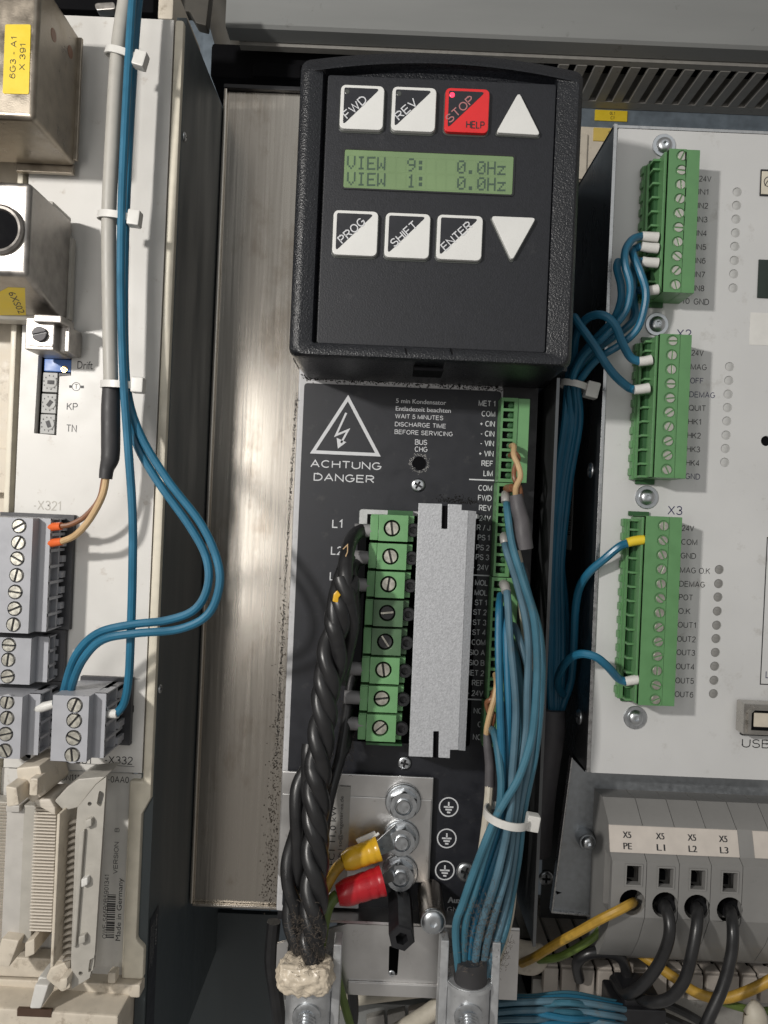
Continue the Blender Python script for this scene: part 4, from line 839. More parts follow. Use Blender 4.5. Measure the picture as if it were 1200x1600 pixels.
# ================================================================== CABLES OF THE MIDDLE DRIVE
ax = [(545, 872), (541, 900), (535, 945), (523, 985), (513, 1040), (506, 1090), (500, 1140), (494, 1200), (489, 1250), (484, 1310), (478, 1370), (475, 1430), (479, 1475), (481, 1520)]
cab = thing('power_cable', 'thick black power cable of twisted cores rising from the foam to the green terminals', 'cable', P3(480, 1500, 246), )
cab['label'] = 'thick twisted black power cable rising from the beige foam to terminals L1 to L3'
def ax_at(t):
    f = t*(len(ax)-1); i = min(int(f), len(ax)-2); f -= i
    a, c = ax[i], ax[i+1]; return a[0]+(c[0]-a[0])*f, a[1]+(c[1]-a[1])*f
def rope(axis, ns, turns, wid, r, d0, ph, v0):
    def at(t):
        f = t*(len(axis)-1); i = min(int(f), len(axis)-2); f -= i
        p, q = axis[i], axis[i+1]; return p[0]+(q[0]-p[0])*f, p[1]+(q[1]-p[1])*f
    for c in range(ns):
        pts = []; n = int(20*turns)
        for i in range(n+1):
            t = i/n; u, v = at(t); tw = -2*math.pi*turns*t-0.35*math.sin(7*t+1.3*c)-c*math.pi*2/ns+ph
            w = wid+0.9*math.sin(15*t+2*c); pts.append(P3(u+w*math.cos(tw), v+0.05*w*math.cos(tw), d0-w*0.22*math.sin(tw)))
        b = MB(); b.tube(pts, [r*(1+0.03*math.sin(i*0.9+c)) for i in range(len(pts))], 14, 2); mk(b, 'core', m['rubber'], cab)
rope([(540, 905), (535, 945), (523, 985), (514, 1040), (507, 1090), (502, 1140), (497, 1200), (495, 1250), (493, 1310), (491, 1370), (490, 1430), (487, 1480), (484, 1530)], 3, 4.7, 10.4, 2.5, 247, 0.6, 905)
rope([(492, 1165), (478, 1210), (467, 1260), (459, 1330), (455, 1390), (459, 1440), (467, 1490), (470, 1530)], 2, 2.2, 8.0, 2.35, 251, 0.2, 1165)
def core(pts, r): b = MB(); b.tube([P3(*q) for q in pts], r, 14, 6); mk(b, 'core', m['rubber'], cab)
core([(574, 829, 266), (561, 831, 264), (548, 845, 257), (541, 872, 250), (540, 905, 246), (545, 945, 246), (550, 975, 249), (543, 1015, 254), (530, 1060, 256)], 2.45)
core([(574, 871, 267), (558, 876, 266), (549, 895, 260), (551, 930, 258), (553, 970, 258), (545, 1010, 258), (534, 1060, 258)], 2.3)
core([(572, 914, 268), (556, 925, 268), (550, 960, 264), (545, 1010, 262), (532, 1070, 260)], 2.2)
core([(545, 868, 254), (531, 905, 250), (522, 945, 246), (524, 985, 245), (531, 1030, 247), (522, 1070, 252)], 2.4)
for st in ([(562, 1047, 273), (550, 1060, 272), (544, 1100, 268)], [(558, 1090, 273), (546, 1104, 272), (540, 1140, 266)], [(556, 1132, 273), (545, 1142, 268), (540, 1165, 262)]):
    core(st+[(531, 1185, 258), (520, 1225, 254), (510, 1270, 252), (503, 1330, 251), (500, 1400, 250), (494, 1470, 249)], 1.9)
fl = None
for u, v in ((569, 829), (566, 871), (566, 914), (555, 1045), (553, 1090), (556, 1131)):
    p = P3(u, v, 265)
    b = MB(); b.tube([p+Vector((-3.4, 0, 0.1)), p+Vector((5, 0.4, -0.1))], 2.3, 14, 2); o = mk(b, 'core_sleeve', m['sleevegrey'], cab, org=p)
b = MB()
line(b, [(536, 858), (543, 851), (543, 862), (539, 872)], 247.4, 1.5); mk(b, 'core_number', m['tan'], cab)
b = MB(); b.pxpoly([(519, 940), (521, 928), (527, 922), (533, 930), (529, 934), (529, 943)], 242.6, 244.2, 0.4); mk(b, 'core_mark', m['yellowlug'], cab)
# ring lugs on the earth bolts
def lug(label, path, w, mat, wmat, wpath, ring):
    t = thing('ring_lug', label, 'cable lug', P3(*path[0]))
    q = [P3(*p) for p in path]; k = 262/F
    b = MB(); L = (q[-1]-q[0]); n = 17; pts = [q[0]+L*(i/(n-1)) for i in range(n)]
    prof = [0.72, 0.80, 0.88, 0.94, 0.97, 0.98, 0.98, 0.955, 0.985, 1.0, 1.0, 0.97, 1.01, 1.03, 1.0, 1.06, 1.08]
    b.tube(pts, [w/2*k*x for x in prof], 18, 2); mk(b, 'sleeve', mat, t, org=q[0])
    b = MB(); b.tube([P3(*p) for p in wpath], 2.0, 12, 6); mk(b, 'wire', wmat, t, org=q[0])
    b = MB(); p1 = P3(*ring); a = q[-1]; dr = (p1-a).normalized(); sd = Vector((dr.z, 0, -dr.x))
    vs = [a-sd*3, a+sd*3, p1+sd*4.6, p1-sd*4.6]; b.loops([[tuple(x) for x in vs], [tuple(x+Vector((0, 0.9, 0))) for x in vs]], cap0=True); mk(b, 'tongue', m['zinc'], t, org=q[0])
lug('yellow sleeved ring lug under the middle earth bolt', [(536, 1347, 262), (592, 1326, 264)], 36, m['yellowlug'], m['ygwire'], [(538, 1346, 262), (524, 1360, 262), (510, 1384, 260), (496, 1420, 258), (490, 1470, 256)], (622, 1306, 269))
lug('red sleeved ring lug under the lowest earth bolt', [(527, 1399, 259), (598, 1376, 262)], 43, m['redlug'], m['greenwire'], [(528, 1398, 259), (516, 1410, 258), (508, 1432, 256), (500, 1480, 254)], (622, 1360, 269))
b = MB(); b.tube([P3(544, 1336, 265), P3(570, 1318, 265), P3(592, 1302, 266)], 0.5, 8, 4); b.pxpoly([(556, 1312), (585, 1299), (590, 1306), (560, 1320)], 266, 266.6); o = mk(b, 'lug_fin', m['paper']); tag(o, 'torn pale tag behind the yellow lug', 'tag')

# blue wires of the centre bundle: start point at the plugs, through the tie, into the right clamp
G = 'blue wires tied in the centre bundle'
def bw(label, top, mid, bot, mat, w=12.5, fer=None):
    pts = top+mid+bot
    wire('blue_wire', label, pts, w, m[mat], G, ferrule=fer)
K = lambda u, v, d: (u, v, d)
SL = m['silverlabel']
bw('dusty blue wire leaving the FWD terminal', [K(791, 778, 266), K(793, 800, 259), K(800, 850, 256), K(816, 905, 253), K(833, 960, 251), K(839, 1020, 250), K(838, 1080, 248)], [K(831, 1150, 247), K(812, 1212, 246), K(789, 1252, 245.6)], [K(771, 1285, 245.8), K(745, 1350, 245), K(724, 1410, 246), K(712, 1452, 247), K(718, 1530, 249)], 'teal', 12.2, ([(790, 785, 262), (790, 778, 263), (790, 773, 267)], 14, 15, SL))
bw('dusty blue wire leaving the PS 1 terminal', [K(788, 842, 266), K(792, 862, 259), K(806, 905, 257), K(820, 960, 254), K(826, 1010, 253)], [K(824, 1080, 252), K(822, 1140, 252), K(812, 1210, 250.5), K(803, 1275, 249.5)], [K(793, 1355, 249.5), K(772, 1430, 249), K(760, 1475, 249), K(752, 1530, 250)], 'bluegrey', 12, ([(789, 849, 262), (788, 842, 263), (788, 838, 267)], 14, 15, SL))
bw('grey-blue wire leaving the upper MOL terminal', [K(790, 915, 265), K(793, 935, 258), K(797, 1000, 254), K(803, 1060, 252), K(806, 1110, 251)], [K(804, 1160, 250), K(800, 1215, 249), K(797, 1272, 247)], [K(780, 1355, 247), K(757, 1430, 247.5), K(746, 1475, 248), K(740, 1530, 249)], 'bluegrey', 12, ([(791, 925, 260), (789, 916, 262), (787, 913, 267)], 15, 16, SL))
bw('bright blue wire leaving the lower MOL terminal', [K(782, 930, 266), K(780, 950, 258), K(779, 1000, 255), K(780, 1060, 252)], [K(782, 1130, 250), K(784, 1190, 250), K(781, 1275, 249)], [K(757, 1355, 249), K(733, 1425, 248.5), K(724, 1470, 249), K(726, 1530, 250)], 'blue', 12)
bw('bright blue wire beside the - MOL wire', [K(789, 950, 262), K(790, 985, 256), K(792, 1050, 253), K(794, 1110, 252)], [K(793, 1190, 252.5), K(790, 1275, 252)], [K(768, 1355, 251), K(745, 1425, 251), K(735, 1470, 250), K(732, 1530, 250)], 'blue', 12)
bw('grey-blue wire bent over beside ST 4', [K(797, 985, 268), K(803, 978, 262), K(813, 1003, 258), K(823, 1035, 257), K(832, 1075, 256)], [K(834, 1130, 256), K(826, 1190, 254), K(811, 1268, 252)], [K(802, 1345, 252), K(791, 1410, 252), K(778, 1460, 251), K(758, 1525, 250)], 'bluegrey', 12)
bw('petrol blue wire behind the bent one beside COM', [K(797, 1000, 268), K(803, 1012, 261), K(811, 1055, 258), K(815, 1100, 257)], [K(813, 1150, 257), K(806, 1210, 256), K(797, 1272, 255)], [K(787, 1350, 254), K(766, 1425, 253), K(752, 1475, 252), K(744, 1530, 251)], 'teal', 12)
bw('petrol blue wire curling from the relay terminals NO C NC', [K(764, 1158, 266), K(768, 1140, 257), K(774, 1152, 252), K(780, 1190, 249)], [K(783, 1230, 247.5), K(778, 1272, 247)], [K(759, 1330, 246.5), K(741, 1395, 247), K(727, 1445, 248), K(724, 1530, 250)], 'teal', 12)
bw('outermost blue wire at the right edge of the centre bundle', [K(812, 880, 262), K(826, 930, 260), K(842, 985, 258), K(847, 1040, 257)], [K(844, 1110, 257), K(836, 1180, 256), K(819, 1262, 254)], [K(810, 1340, 254), K(798, 1410, 254), K(788, 1458, 252), K(764, 1525, 251)], 'teal', 12)
wire('white_cable', 'ivory cable running down behind the blue wires beside MOL', [(803, 850, 270), (812, 890, 268), (816, 930, 267), (822, 990, 266), (828, 1060, 264), (832, 1130, 262), (822, 1210, 259), (812, 1270, 257), (802, 1350, 257), (795, 1430, 256), (770, 1520, 252)], 16, m['ivory'], cat='cable')
wire('tan_wire', 'tan wire twisted with a brown one at the - VIN terminal', [(799, 697, 268), (803, 697, 262), (803, 712, 259), (810, 728, 258), (813, 745, 257), (806, 762, 258), (806, 778, 259)], 9, m['tan'], 'tan and brown wires at the control plugs')
wire('brown_wire', 'brown wire twisted with the tan one at the + VIN terminal', [(797, 712, 268), (804, 708, 260), (810, 716, 260), (804, 732, 260), (804, 748, 259), (812, 762, 259), (814, 778, 260)], 8, m['brown'], 'tan and brown wires at the control plugs')
wire('brown_wire', 'short reddish brown wire looping into the COM terminal', [(793, 764, 268), (799, 760, 262), (806, 766, 259), (809, 780, 260)], 9, m['brown'], 'tan and brown wires at the control plugs', ferrule=([(801, 762, 261), (797, 763, 264), (793, 764, 268)], 13, 15, m['brown']))
b = MB(); q = [P3(u, v, 258) for u, v in ((806, 773), (810, 795), (815, 815), (817, 835), (820, 858))]; b.tube(q, [x/2*258/F for x in (20, 24, 25, 27, 27)], 14, 6); o = mk(b, 'shrink_sleeve', m['shrinkgrey'], org=q[2]); tag(o, 'dark grey heat shrink sleeve below the twisted tan pair at + VIN', 'sleeve')
wire('brown_wire', 'brown wire at the lower + 24V terminal above NO', [(770, 1083, 268), (774, 1078, 260), (768, 1092, 257), (761, 1098, 258), (764, 1112, 259), (771, 1116, 257), (768, 1135, 258), (762, 1150, 259)], 8.5, m['brown'], 'tan and brown wires at the control plugs')
wire('tan_wire', 'tan wire running from MET 2 past the + 24V mark into the grey sleeve', [(774, 1054, 266), (776, 1068, 258), (773, 1090, 256), (766, 1115, 256), (761, 1138, 257), (760, 1155, 259)], 9.5, m['tan'], 'tan and brown wires at the control plugs')
b = MB(); q = [P3(u, v, 258) for u, v in ((760, 1146), (762, 1165), (765, 1195), (765, 1228))]; b.tube(q, [x/2*258/F for x in (10, 14, 15, 16)], 14, 6); o = mk(b, 'shrink_sleeve', m['shrinkgrey'], org=q[2]); tag(o, 'narrow grey heat shrink sleeve left of the blue bundle below NC', 'sleeve')
wire('white_cable', 'short ivory cable below the narrow grey sleeve, left in the tied bundle', [(765, 1222, 258), (763, 1250, 257), (760, 1280, 256), (752, 1340, 255), (738, 1420, 254), (735, 1500, 253)], 14, m['ivory'], cat='cable')
tie('cable tie round the centre bundle of blue wires', 792, 1275, 250, 34, 40, 8, (4, -2), 12, 25)
b = MB(); q = [P3(735, 1500, 250), P3(735, 1520, 250), P3(735, 1540, 250)]; b.tube([P3(735, 1497, 250), P3(735, 1530, 250), P3(735, 1600, 250)], 5.4, 20, 4); o = mk(b, 'bundle_sheath', m['shrink'], org=q[0]); tag(o, 'black cable sheath from which the blue wires fan out in the right clamp', 'sheath')

# ================================================================== OPERATOR KEYPAD
KD = 235
kp = thing('keypad', 'black operator keypad with green display, white keys and a red STOP key', 'keypad', P3(670, 580, KD))
kx0 = (U(478, 100, KD)[0]+U(453, 545, KD)[0])/2; kx1 = (U(907, 100, KD)[0]+U(892, 565, KD)[0])/2; kx1 += 1.3; kx0 -= 1.3; kzb = (U(452, 553, KD)[1]+U(893, 576, KD)[1])/2; kzt = (U(480, 88, KD)[1]+U(905, 103, KD)[1])/2
def arch(x0, x1, zb, zt, h, r, n=16, nb=4):
    o = []
    for k in range(nb+1): t = R(180+90*k/nb); o.append((x0+r+r*math.cos(t), zb+r+r*math.sin(t)))
    for k in range(nb+1): t = R(270+90*k/nb); o.append((x1-r+r*math.cos(t), zb+r+r*math.sin(t)))
    for k in range(nb+1): t = R(0+80*k/nb); o.append((x1-r+r*math.cos(t), zt-r+r*math.sin(t)))
    for k in range(1, n): f = k/n; x = (x1-r)+(x0-x1+2*r)*f; o.append((x, zt+h*(1-(2*f-1)**2)))
    for k in range(nb+1): t = R(100+80*k/nb); o.append((x0+r+r*math.cos(t), zt-r+r*math.sin(t)))
    return o
L3 = lambda lp, y: [(x, y, z) for x, z in lp]
px0 = (U(511, 113, KD)[0]+U(494, 536, KD)[0])/2; px1 = (U(873, 125, KD)[0]+U(852, 548, KD)[0])/2
pzb = (U(494, 536, KD)[1]+U(852, 549, KD)[1])/2; pzt = (U(512, 113, KD)[1]+U(873, 126, KD)[1])/2
b = MB()
lp = [L3(arch(kx0+1.5, kx1-1.5, kzb+0.5, kzt-1, 3.0, 3), 300), L3(arch(kx0, kx1, kzb, kzt, 3.6, 3), 262), L3(arch(kx0, kx1, kzb, kzt, 3.6, 3), KD+3.5), L3(arch(kx0+0.5, kx1-0.5, kzb+0.2, kzt-0.6, 3.6, 3), KD+1.2), L3(arch(kx0+1.8, kx1-1.6, kzb+0.7, kzt-3.0, 3.7, 3), KD), L3(arch(kx0+3.6, kx1-2.2, kzb+2.2, kzt-4.6, 3.7, 1.5), KD-0.2),
      L3(arch(px0-1.4, px1+0.2, pzb, pzt+1.2, 3.2, 0.8), KD+0.9), L3(arch(px0-0.3, px1+0.1, pzb, pzt+0.6, 2.4, 0.8), KD+4)]
b.loops(lp, cap0=True, cap1=True); mk(b, 'housing', m['case'], kp)
b = MB(); b.prism(rrect(px0+0.1, px1, pzb+0.1, pzt, 0.8), KD+1.5, KD+5, 0.35, 2); mk(b, 'face_panel', m['face'], kp)
b = MB(); b.px(647, 572, 693, 580, KD+6, KD+18); mk(b, 'release_tab', m['matt'], kp)
for u0, u1 in ((632, 634.5), (703, 705.5)):
    b = MB(); b.pxpoly([(u0, 544), (u0+2, 544), (u1+2, 554), (u1, 554)], KD-0.2, KD+1); mk(b, 'tab_joint', m['matt'], kp)
b = MB(); b.px(458, 556, 886, 580, KD+28, 300); mk(b, 'neck', m['black'], kp)
KF = KD+1.5
def key(u, v, w, h, mat, txt, lamp_=None, help_=False):
    d = KF-1.6; c = U(u, v, d); k = d/F; x0, x1, z0, z1 = c[0]-w/2*k, c[0]+w/2*k, c[1]-h/2*k, c[1]+h/2*k; r = 1.5
    o = MB(); o.prism(rrect(x0, x1, z0, z1, r), d, KF+1, 0.3, 2); key_o = mk(o, 'key', m[mat], kp, org=(c[0], KF, c[1]))
    q = MB(); a = 5.4*k; q.prism(rpoly([(x0+a, z0+a), (x1-a*1.25, z1-a*0.9), (x0+a, z1-a*0.9)], 0.55), d-0.05, d+0.02)
    mk(q, 'legend_field', m['label'], key_o)
    q = MB(); dd = d-0.1
    ou_, ov_ = {'FWD': (-11, -.5), 'REV': (-12, 0), 'STOP': (-11, -2), 'PROG': (-5.5, -4), 'SHIFT': (-5.5, -2.5), 'ENTER': (-4.5, -2.5)}[txt]
    T(q, txt, u+ou_, v+ov_, dd, 13, {'FWD': 43, 'REV': 40, 'STOP': 53, 'PROG': 50, 'SHIFT': 50, 'ENTER': 58}[txt], 'c', 44, bold=0.25)
    mk(q, 'legend', m['print'] if mat != 'redkey' else m['legred'], key_o)
    if help_:
        q = MB(); T(q, 'HELP', u+27, v+23, dd, 11, 29, 'r', bold=0.3); mk(q, 'legend', m['ink'], key_o)
    if lamp_:
        q = MB(); q.lathe(P3(u-23, v-24, d), [(0.85, -0.2), (0.8, 0.12), (0.5, 0.3)], seg=14); mk(q, 'lamp', m[lamp_], key_o)
    q = MB(); g = 1.8*k; q.prism(rrect(x0-g, x1+g, z0-g*1.6, z1+g*0.6, r+g), KF-0.2, KF+0.5, 0.12); mk(q, 'key_surround', m['ledoff'], key_o)
    return key_o
m['legred'] = M('dim_red_legend', (0.42, 0.17, 0.17), 0.4, var=0, rvar=0)
key(565.5, 167.5, 68, 69, 'key', 'FWD', 'ledoff'); key(646.5, 170.5, 69, 69, 'key', 'REV', 'ledoff'); key(729.5, 172.5, 69, 69, 'redkey', 'STOP', 'ledred', True)
key(555, 364, 70, 70, 'key', 'PROG'); key(636.5, 368, 70, 70, 'key', 'SHIFT'); key(718, 371, 71, 70, 'key', 'ENTER')
for pts in ([(811, 143), (845, 211), (775, 207)], [(767, 337), (838, 340), (800, 408)]):
    d = KF-1.6; o = MB(); o.prism(rpoly([U(u, v, d) for u, v in pts][::-1], 0.8), d, KF+1, 0.3, 2)
    c = sum((Vector(U(u, v, d)) for u, v in pts), Vector((0, 0)))/3
    ko = mk(o, 'arrow_key', m['key'], kp, org=(c.x, KF, c.y))
    q = MB(); q.prism(rpoly([tuple(c+(Vector(U(u, v, d))-c)*1.07-Vector((0, 0.12))) for u, v in pts][::-1], 0.9), KF-0.2, KF+0.5, 0.1); mk(q, 'key_surround', m['ledoff'], ko)
# display with dot-matrix characters
d = KF-0.3; b = MB(); A_ = pxrect(538.5, 233, 800.5, 304.5, d); x0, x1, z0, z1 = A_[0][0], A_[1][0], A_[0][1], A_[2][1]
b.prism(rrect(x0, x1, z0, z1, 0.6), d, KF+1, 0.25); lcd = mk(b, 'display', m['lcd'], kp)
b = MB(); b.plate(rrect(x0-0.5, x1+0.5, z0-0.4, z1+0.6, 0.8), [rrect(x0+0.05, x1-0.05, z0+0.05, z1-0.05, 0.6)], KF-0.35, KF+0.5); mk(b, 'display_rim', m['black'], lcd)
FONT = {'V': '10001 10001 10001 10001 10001 01010 00100', 'I': '01110 00100 00100 00100 00100 00100 01110', 'E': '11111 10000 10000 11110 10000 10000 11111', 'W': '10001 10001 10001 10101 10101 11011 10001', '9': '01110 10001 10001 01111 00001 00010 01100', '1': '00100 01100 00100 00100 00100 00100 01110', ':': '00000 01100 01100 00000 01100 01100 00000', '0': '01110 10001 10011 10101 11001 10001 01110', '.': '00000 00000 00000 00000 00000 01100 01100', 'H': '10001 10001 10001 11111 10001 10001 10001', 'z': '00000 00000 11111 00010 00100 01000 11111'}
b = MB()
for row, txt in enumerate(('VIEW  9:   0.0Hz', 'VIEW  1:   0.0Hz')):
    for i, ch in enumerate(txt):
        if ch == ' ': continue
        ou, ov = 542.5+i*15.65, 243.6+row*25.2+i*0.63
        b.mark('character')
        for r_, bits in enumerate(FONT[ch].split()):
            for c_, bit in enumerate(bits):
                if bit == '1':
                    u, v = ou+c_*2.65-r_*0.1, ov+r_*2.95; flat(b, [(u, v), (u+2.55, v+0.1), (u+2.45, v+2.9), (u-0.1, v+2.8)], d-0.06)
mkl(b, m['lcdink'], lcd)
b = MB()
for row in range(2):
    for i in range(16):
        ou, ov = 541.5+i*15.65, 242.5+row*25.2+i*0.63
        line(b, [(ou, ov), (ou+14.2, ov+0.6), (ou+13.2, ov+23.6), (ou-1, ov+23)], d-0.03, 0.5, 0, True)
tag(mk(b, 'cell_grid', m['lcd'], lcd), kind='stuff')

# ================================================================== RIGHT CONTROL BOX
BXD = 280
cbx = thing('control_box', 'white fronted control box with green screw plugs and indicator holes on the right', 'control box', P3(1080, 1210, 340))
xw = (U(969, 203, BXD)[0]+U(918, 1203, BXD)[0])/2; zwt = (U(967, 202, BXD)[1]+U(1200, 209, BXD)[1])/2; zwb = (U(918, 1204, BXD)[1]+U(1200, 1222, BXD)[1])/2
led1 = [(1152-(v-300)*0.042, v) for v in (300, 321, 342.5, 364, 385, 407, 428, 450)]
led2 = [(1140-(v-573)*0.05, v) for v in (573, 594.5, 616, 637, 658, 680, 701, 722.5)]
led3 = [(1124-(v-890)*0.047, v) for v in (890, 912, 933, 955, 977, 998, 1019.5, 1041, 1063, 1084)]
k = BXD/F
b = MB(); b.plate(rrect(xw, 260, zwb, zwt, 0.8), [circ(*U(u, v, BXD), 7.3*k, 16) for u, v in led1+led2+led3]+[circ(*U(1197, 689, BXD), 1.9, 14)], BXD, BXD+1.2); mk(b, 'front_panel', m['boxwhite'], cbx)
b = MB(); b.box(xw-1.3, xw-0.25, BXD-0.3, 469, zwb+0.5, zwt+1.2); b.box(xw-1.3, 260, BXD+1.4, 469, zwt+0.3, zwt+1.5); mk(b, 'side_panel', m['boxside'], cbx)
b = MB(); b.box(xw-1.5, xw-0.2, BXD-0.6, BXD-0.25, zwb+0.3, zwt+1.4, 0.1); b.box(xw-1.5, 260, BXD+0.6, BXD+1.3, zwt+0.5, zwt+1.6, 0.1); mk(b, 'bare_edge', m['edge'], cbx)
b = MB(); b.box(xw, 260, BXD+1.9, BXD+2.5, zwb, zwt); mk(b, 'inner_sheet', m['shrink'], cbx)
for grp, mt in ((led1+led2, 'lens'), (led3, 'lensdark')):
    ln = None
    for u, v in grp:
        p = P3(u, v, BXD)
        if ln is None:
            b = MB(); b.lathe((p.x, BXD+1.0, p.z), [(7.2*k, -0.5), (7.2*k, 0.55), (6.2*k, 0.62), (4.5*k, 0.8), (2.0*k, 0.9)], seg=18); o = mk(b, 'indicator_lens', m[mt], cbx, org=p); ln = o.data
        else: inst(ln, 'indicator_lens', cbx, p)
for u, v, r in ((923, 735, 2.6), (905, 1120, 2.6)):      # rivet-like screws on the left flank
    d = 300; pz = U(u, v, d)[1]
    dd = (xw-1.4)*F/((u-600)*CT+(v-800)*ST)
    o = inst(PHIL, 'screw', cbx, (xw-1.25, dd, U(u, v, dd)[1]), 3.0); o.rotation_euler = (0, 0, R(-90))
dd = 318; b = MB(); zz = U(905, 745, dd)[1]; z2 = U(900, 860, dd)[1]
b.loops([[(xw-1.36, dd-1, zz), (xw-1.36, dd+10, zz), (xw-1.36, dd+10, z2), (xw-1.36, dd-1, z2)], [(xw-1.3, dd-1, zz), (xw-1.3, dd+10, zz), (xw-1.3, dd+10, z2), (xw-1.3, dd-1, z2)]], 0, cap0=True)
rr = random.Random(5); z = zz-3
while z > z2+6:
    w = rr.choice((0.25, 0.4, 0.7)); b.add([(xw-1.40, dd+1, z), (xw-1.40, dd+7, z), (xw-1.40, dd+7, z-w), (xw-1.40, dd+1, z-w)], [(0, 1, 2, 3)], 1); z -= w+rr.choice((0.3, 0.5))
mk(b, 'barcode_label', [m['paper'], m['ink']], cbx)
# print
b = MB(); D = BXD-0.05; n2 = 1
for s, v in (('24V', 279), ('IN1', 299.5), ('IN2', 321), ('IN3', 342.5), ('IN4', 364), ('IN5', 385.5), ('IN6', 407), ('IN7', 428.5), ('IN8', 450)): T(b, s, 1093-(v-279)*0.047, v, D, 9, {'24V': 19}.get(s, 16))
T(b, '10', 1066, 470, D, 9, 12); T(b, 'GND', 1084.5, 471, D, 9.5, 24)
for s, v in (('24V', 551), ('MAG', 573), ('QUIT', 637), ('HK1', 658.5), ('HK2', 680), ('HK3', 701.5), ('HK4', 723)): T(b, s, 1081-(v-551)*0.05, v, D, 9, {'24V': 19, 'MAG': 25, 'QUIT': 27}.get(s, 21))
for s, v, w in (('OFF', 594.5, 21), ('DEMAG', 616, 40), ('GND', 744, 23)): T(b, s, 1079-(v-594)*0.05, v, D, 9, w, mi=1)
for s, v, w in (('24V', 825, 19), ('COM', 846.5, 25), ('GND', 868, 24), ('MAG O.K', 890.5, 47), ('DEMAG', 912, 40), ('POT', 933, 22), ('O.K', 954.5, 19), ('OUT1', 976, 29), ('OUT2', 998, 29), ('OUT3', 1019, 29), ('OUT4', 1041, 29), ('OUT5', 1063, 29), ('OUT6', 1084.5, 29)): T(b, s, 1066-(v-825)*0.043, v, D, 9, w)
T(b, 'X2', 1058, 521, D, 14, 23, mi=1); T(b, 'X3', 1044, 797, D, 14, 23, mi=1); T(b, 'USB', 1160, 1161, D, 13.5, 44)
b.mark('print_mark'); line(b, [(1215, 840), (1199, 840), (1188, 1069), (1215, 1070)], D, 1.6); T(b, 'L', 1197, 1054, D, 11, 7, mi=1)
mkl(b, [m['ink'], m['inkblue']], cbx)
b = MB(); b.px(1173, 488, 1230, 541, BXD-0.12, BXD, 0); mk(b, 'blank_label', m['paper'], cbx)
b = MB(); b.px(1186, 405, 1250, 468, BXD-0.6, BXD, 0.2); mk(b, 'display', m['glass'], cbx)
b = MB(); b.px(1189, 264, 1240, 308, BXD-0.5, BXD, 0.2, mi=0); b.px(1191, 267, 1240, 305, BXD-0.9, BXD-0.45, 0.2, mi=1); flatring(b, 1202, 284, 8, BXD-0.95, 1.2, 0, 14); line(b, [(1195, 290), (1200, 282)], BXD-0.95, 1.2, 0); mk(b, 'trimmer', [m['ink'], m['cream']], cbx)
b = MB(); b.lathe(P3(1197, 689, BXD+1.5), [(1.9, 0), (1.9, 0.5)], seg=14); mk(b, 'push_hole', m['matt'], cbx)
for u, v in ((1037, 228), (1026, 507), (1010, 777), (992, 1121)):
    c = P3(u, v, BXD); b = MB(); washer(b, c, 4.25, 0.55, 0.6); w_ = mk(b, 'washer', m['zinc'], cbx, org=c)
    inst(HEX, 'screw', cbx, tuple(c-Vector((0, 0.5, 0))), 2.95, random.uniform(0, 1))
b = MB(); c0 = P3(1180, 1124, BXD)
b.px(1163, 1099, 1240, 1151, BXD-7.5, BXD-1.5, 0.3, mi=0); b.px(1160, 1100, 1230, 1152, BXD-1.5, BXD-0.1, 0.2, mi=1)
o = mk(b, 'usb_housing', [m['usb'], m['black']], cbx)
x0, z1 = U(1169, 1104, BXD-8); x1, z0 = U(1217, 1147, BXD-8)
oct_ = [(x0, z0), (x1, z0), (x1, z1-2.2), (x1-2.2, z1), (x0+2.2, z1), (x0, z1-2.2)]
ins = lambda e: [(x0+e, z0+e), (x1-e, z0+e), (x1-e, z1-2.2), (x1-2.2, z1-e), (x0+2.2, z1-e), (x0+e, z1-2.2)]
b = MB(); b.plate(ins(0.0), [ins(1.1)], BXD-8.6, BXD-7.4); us = mk(b, 'usb_shell', m['usb'], cbx); b = MB(); b.prism(ins(1.0), BXD-7.75, BXD-7.55); mk(b, 'usb_opening', m['matt'], us)
b = MB(); b.px(1179, 1114, 1209, 1137, BXD-8.2, BXD-7.3, 0.2); mk(b, 'usb_tongue', m['beige'], us)

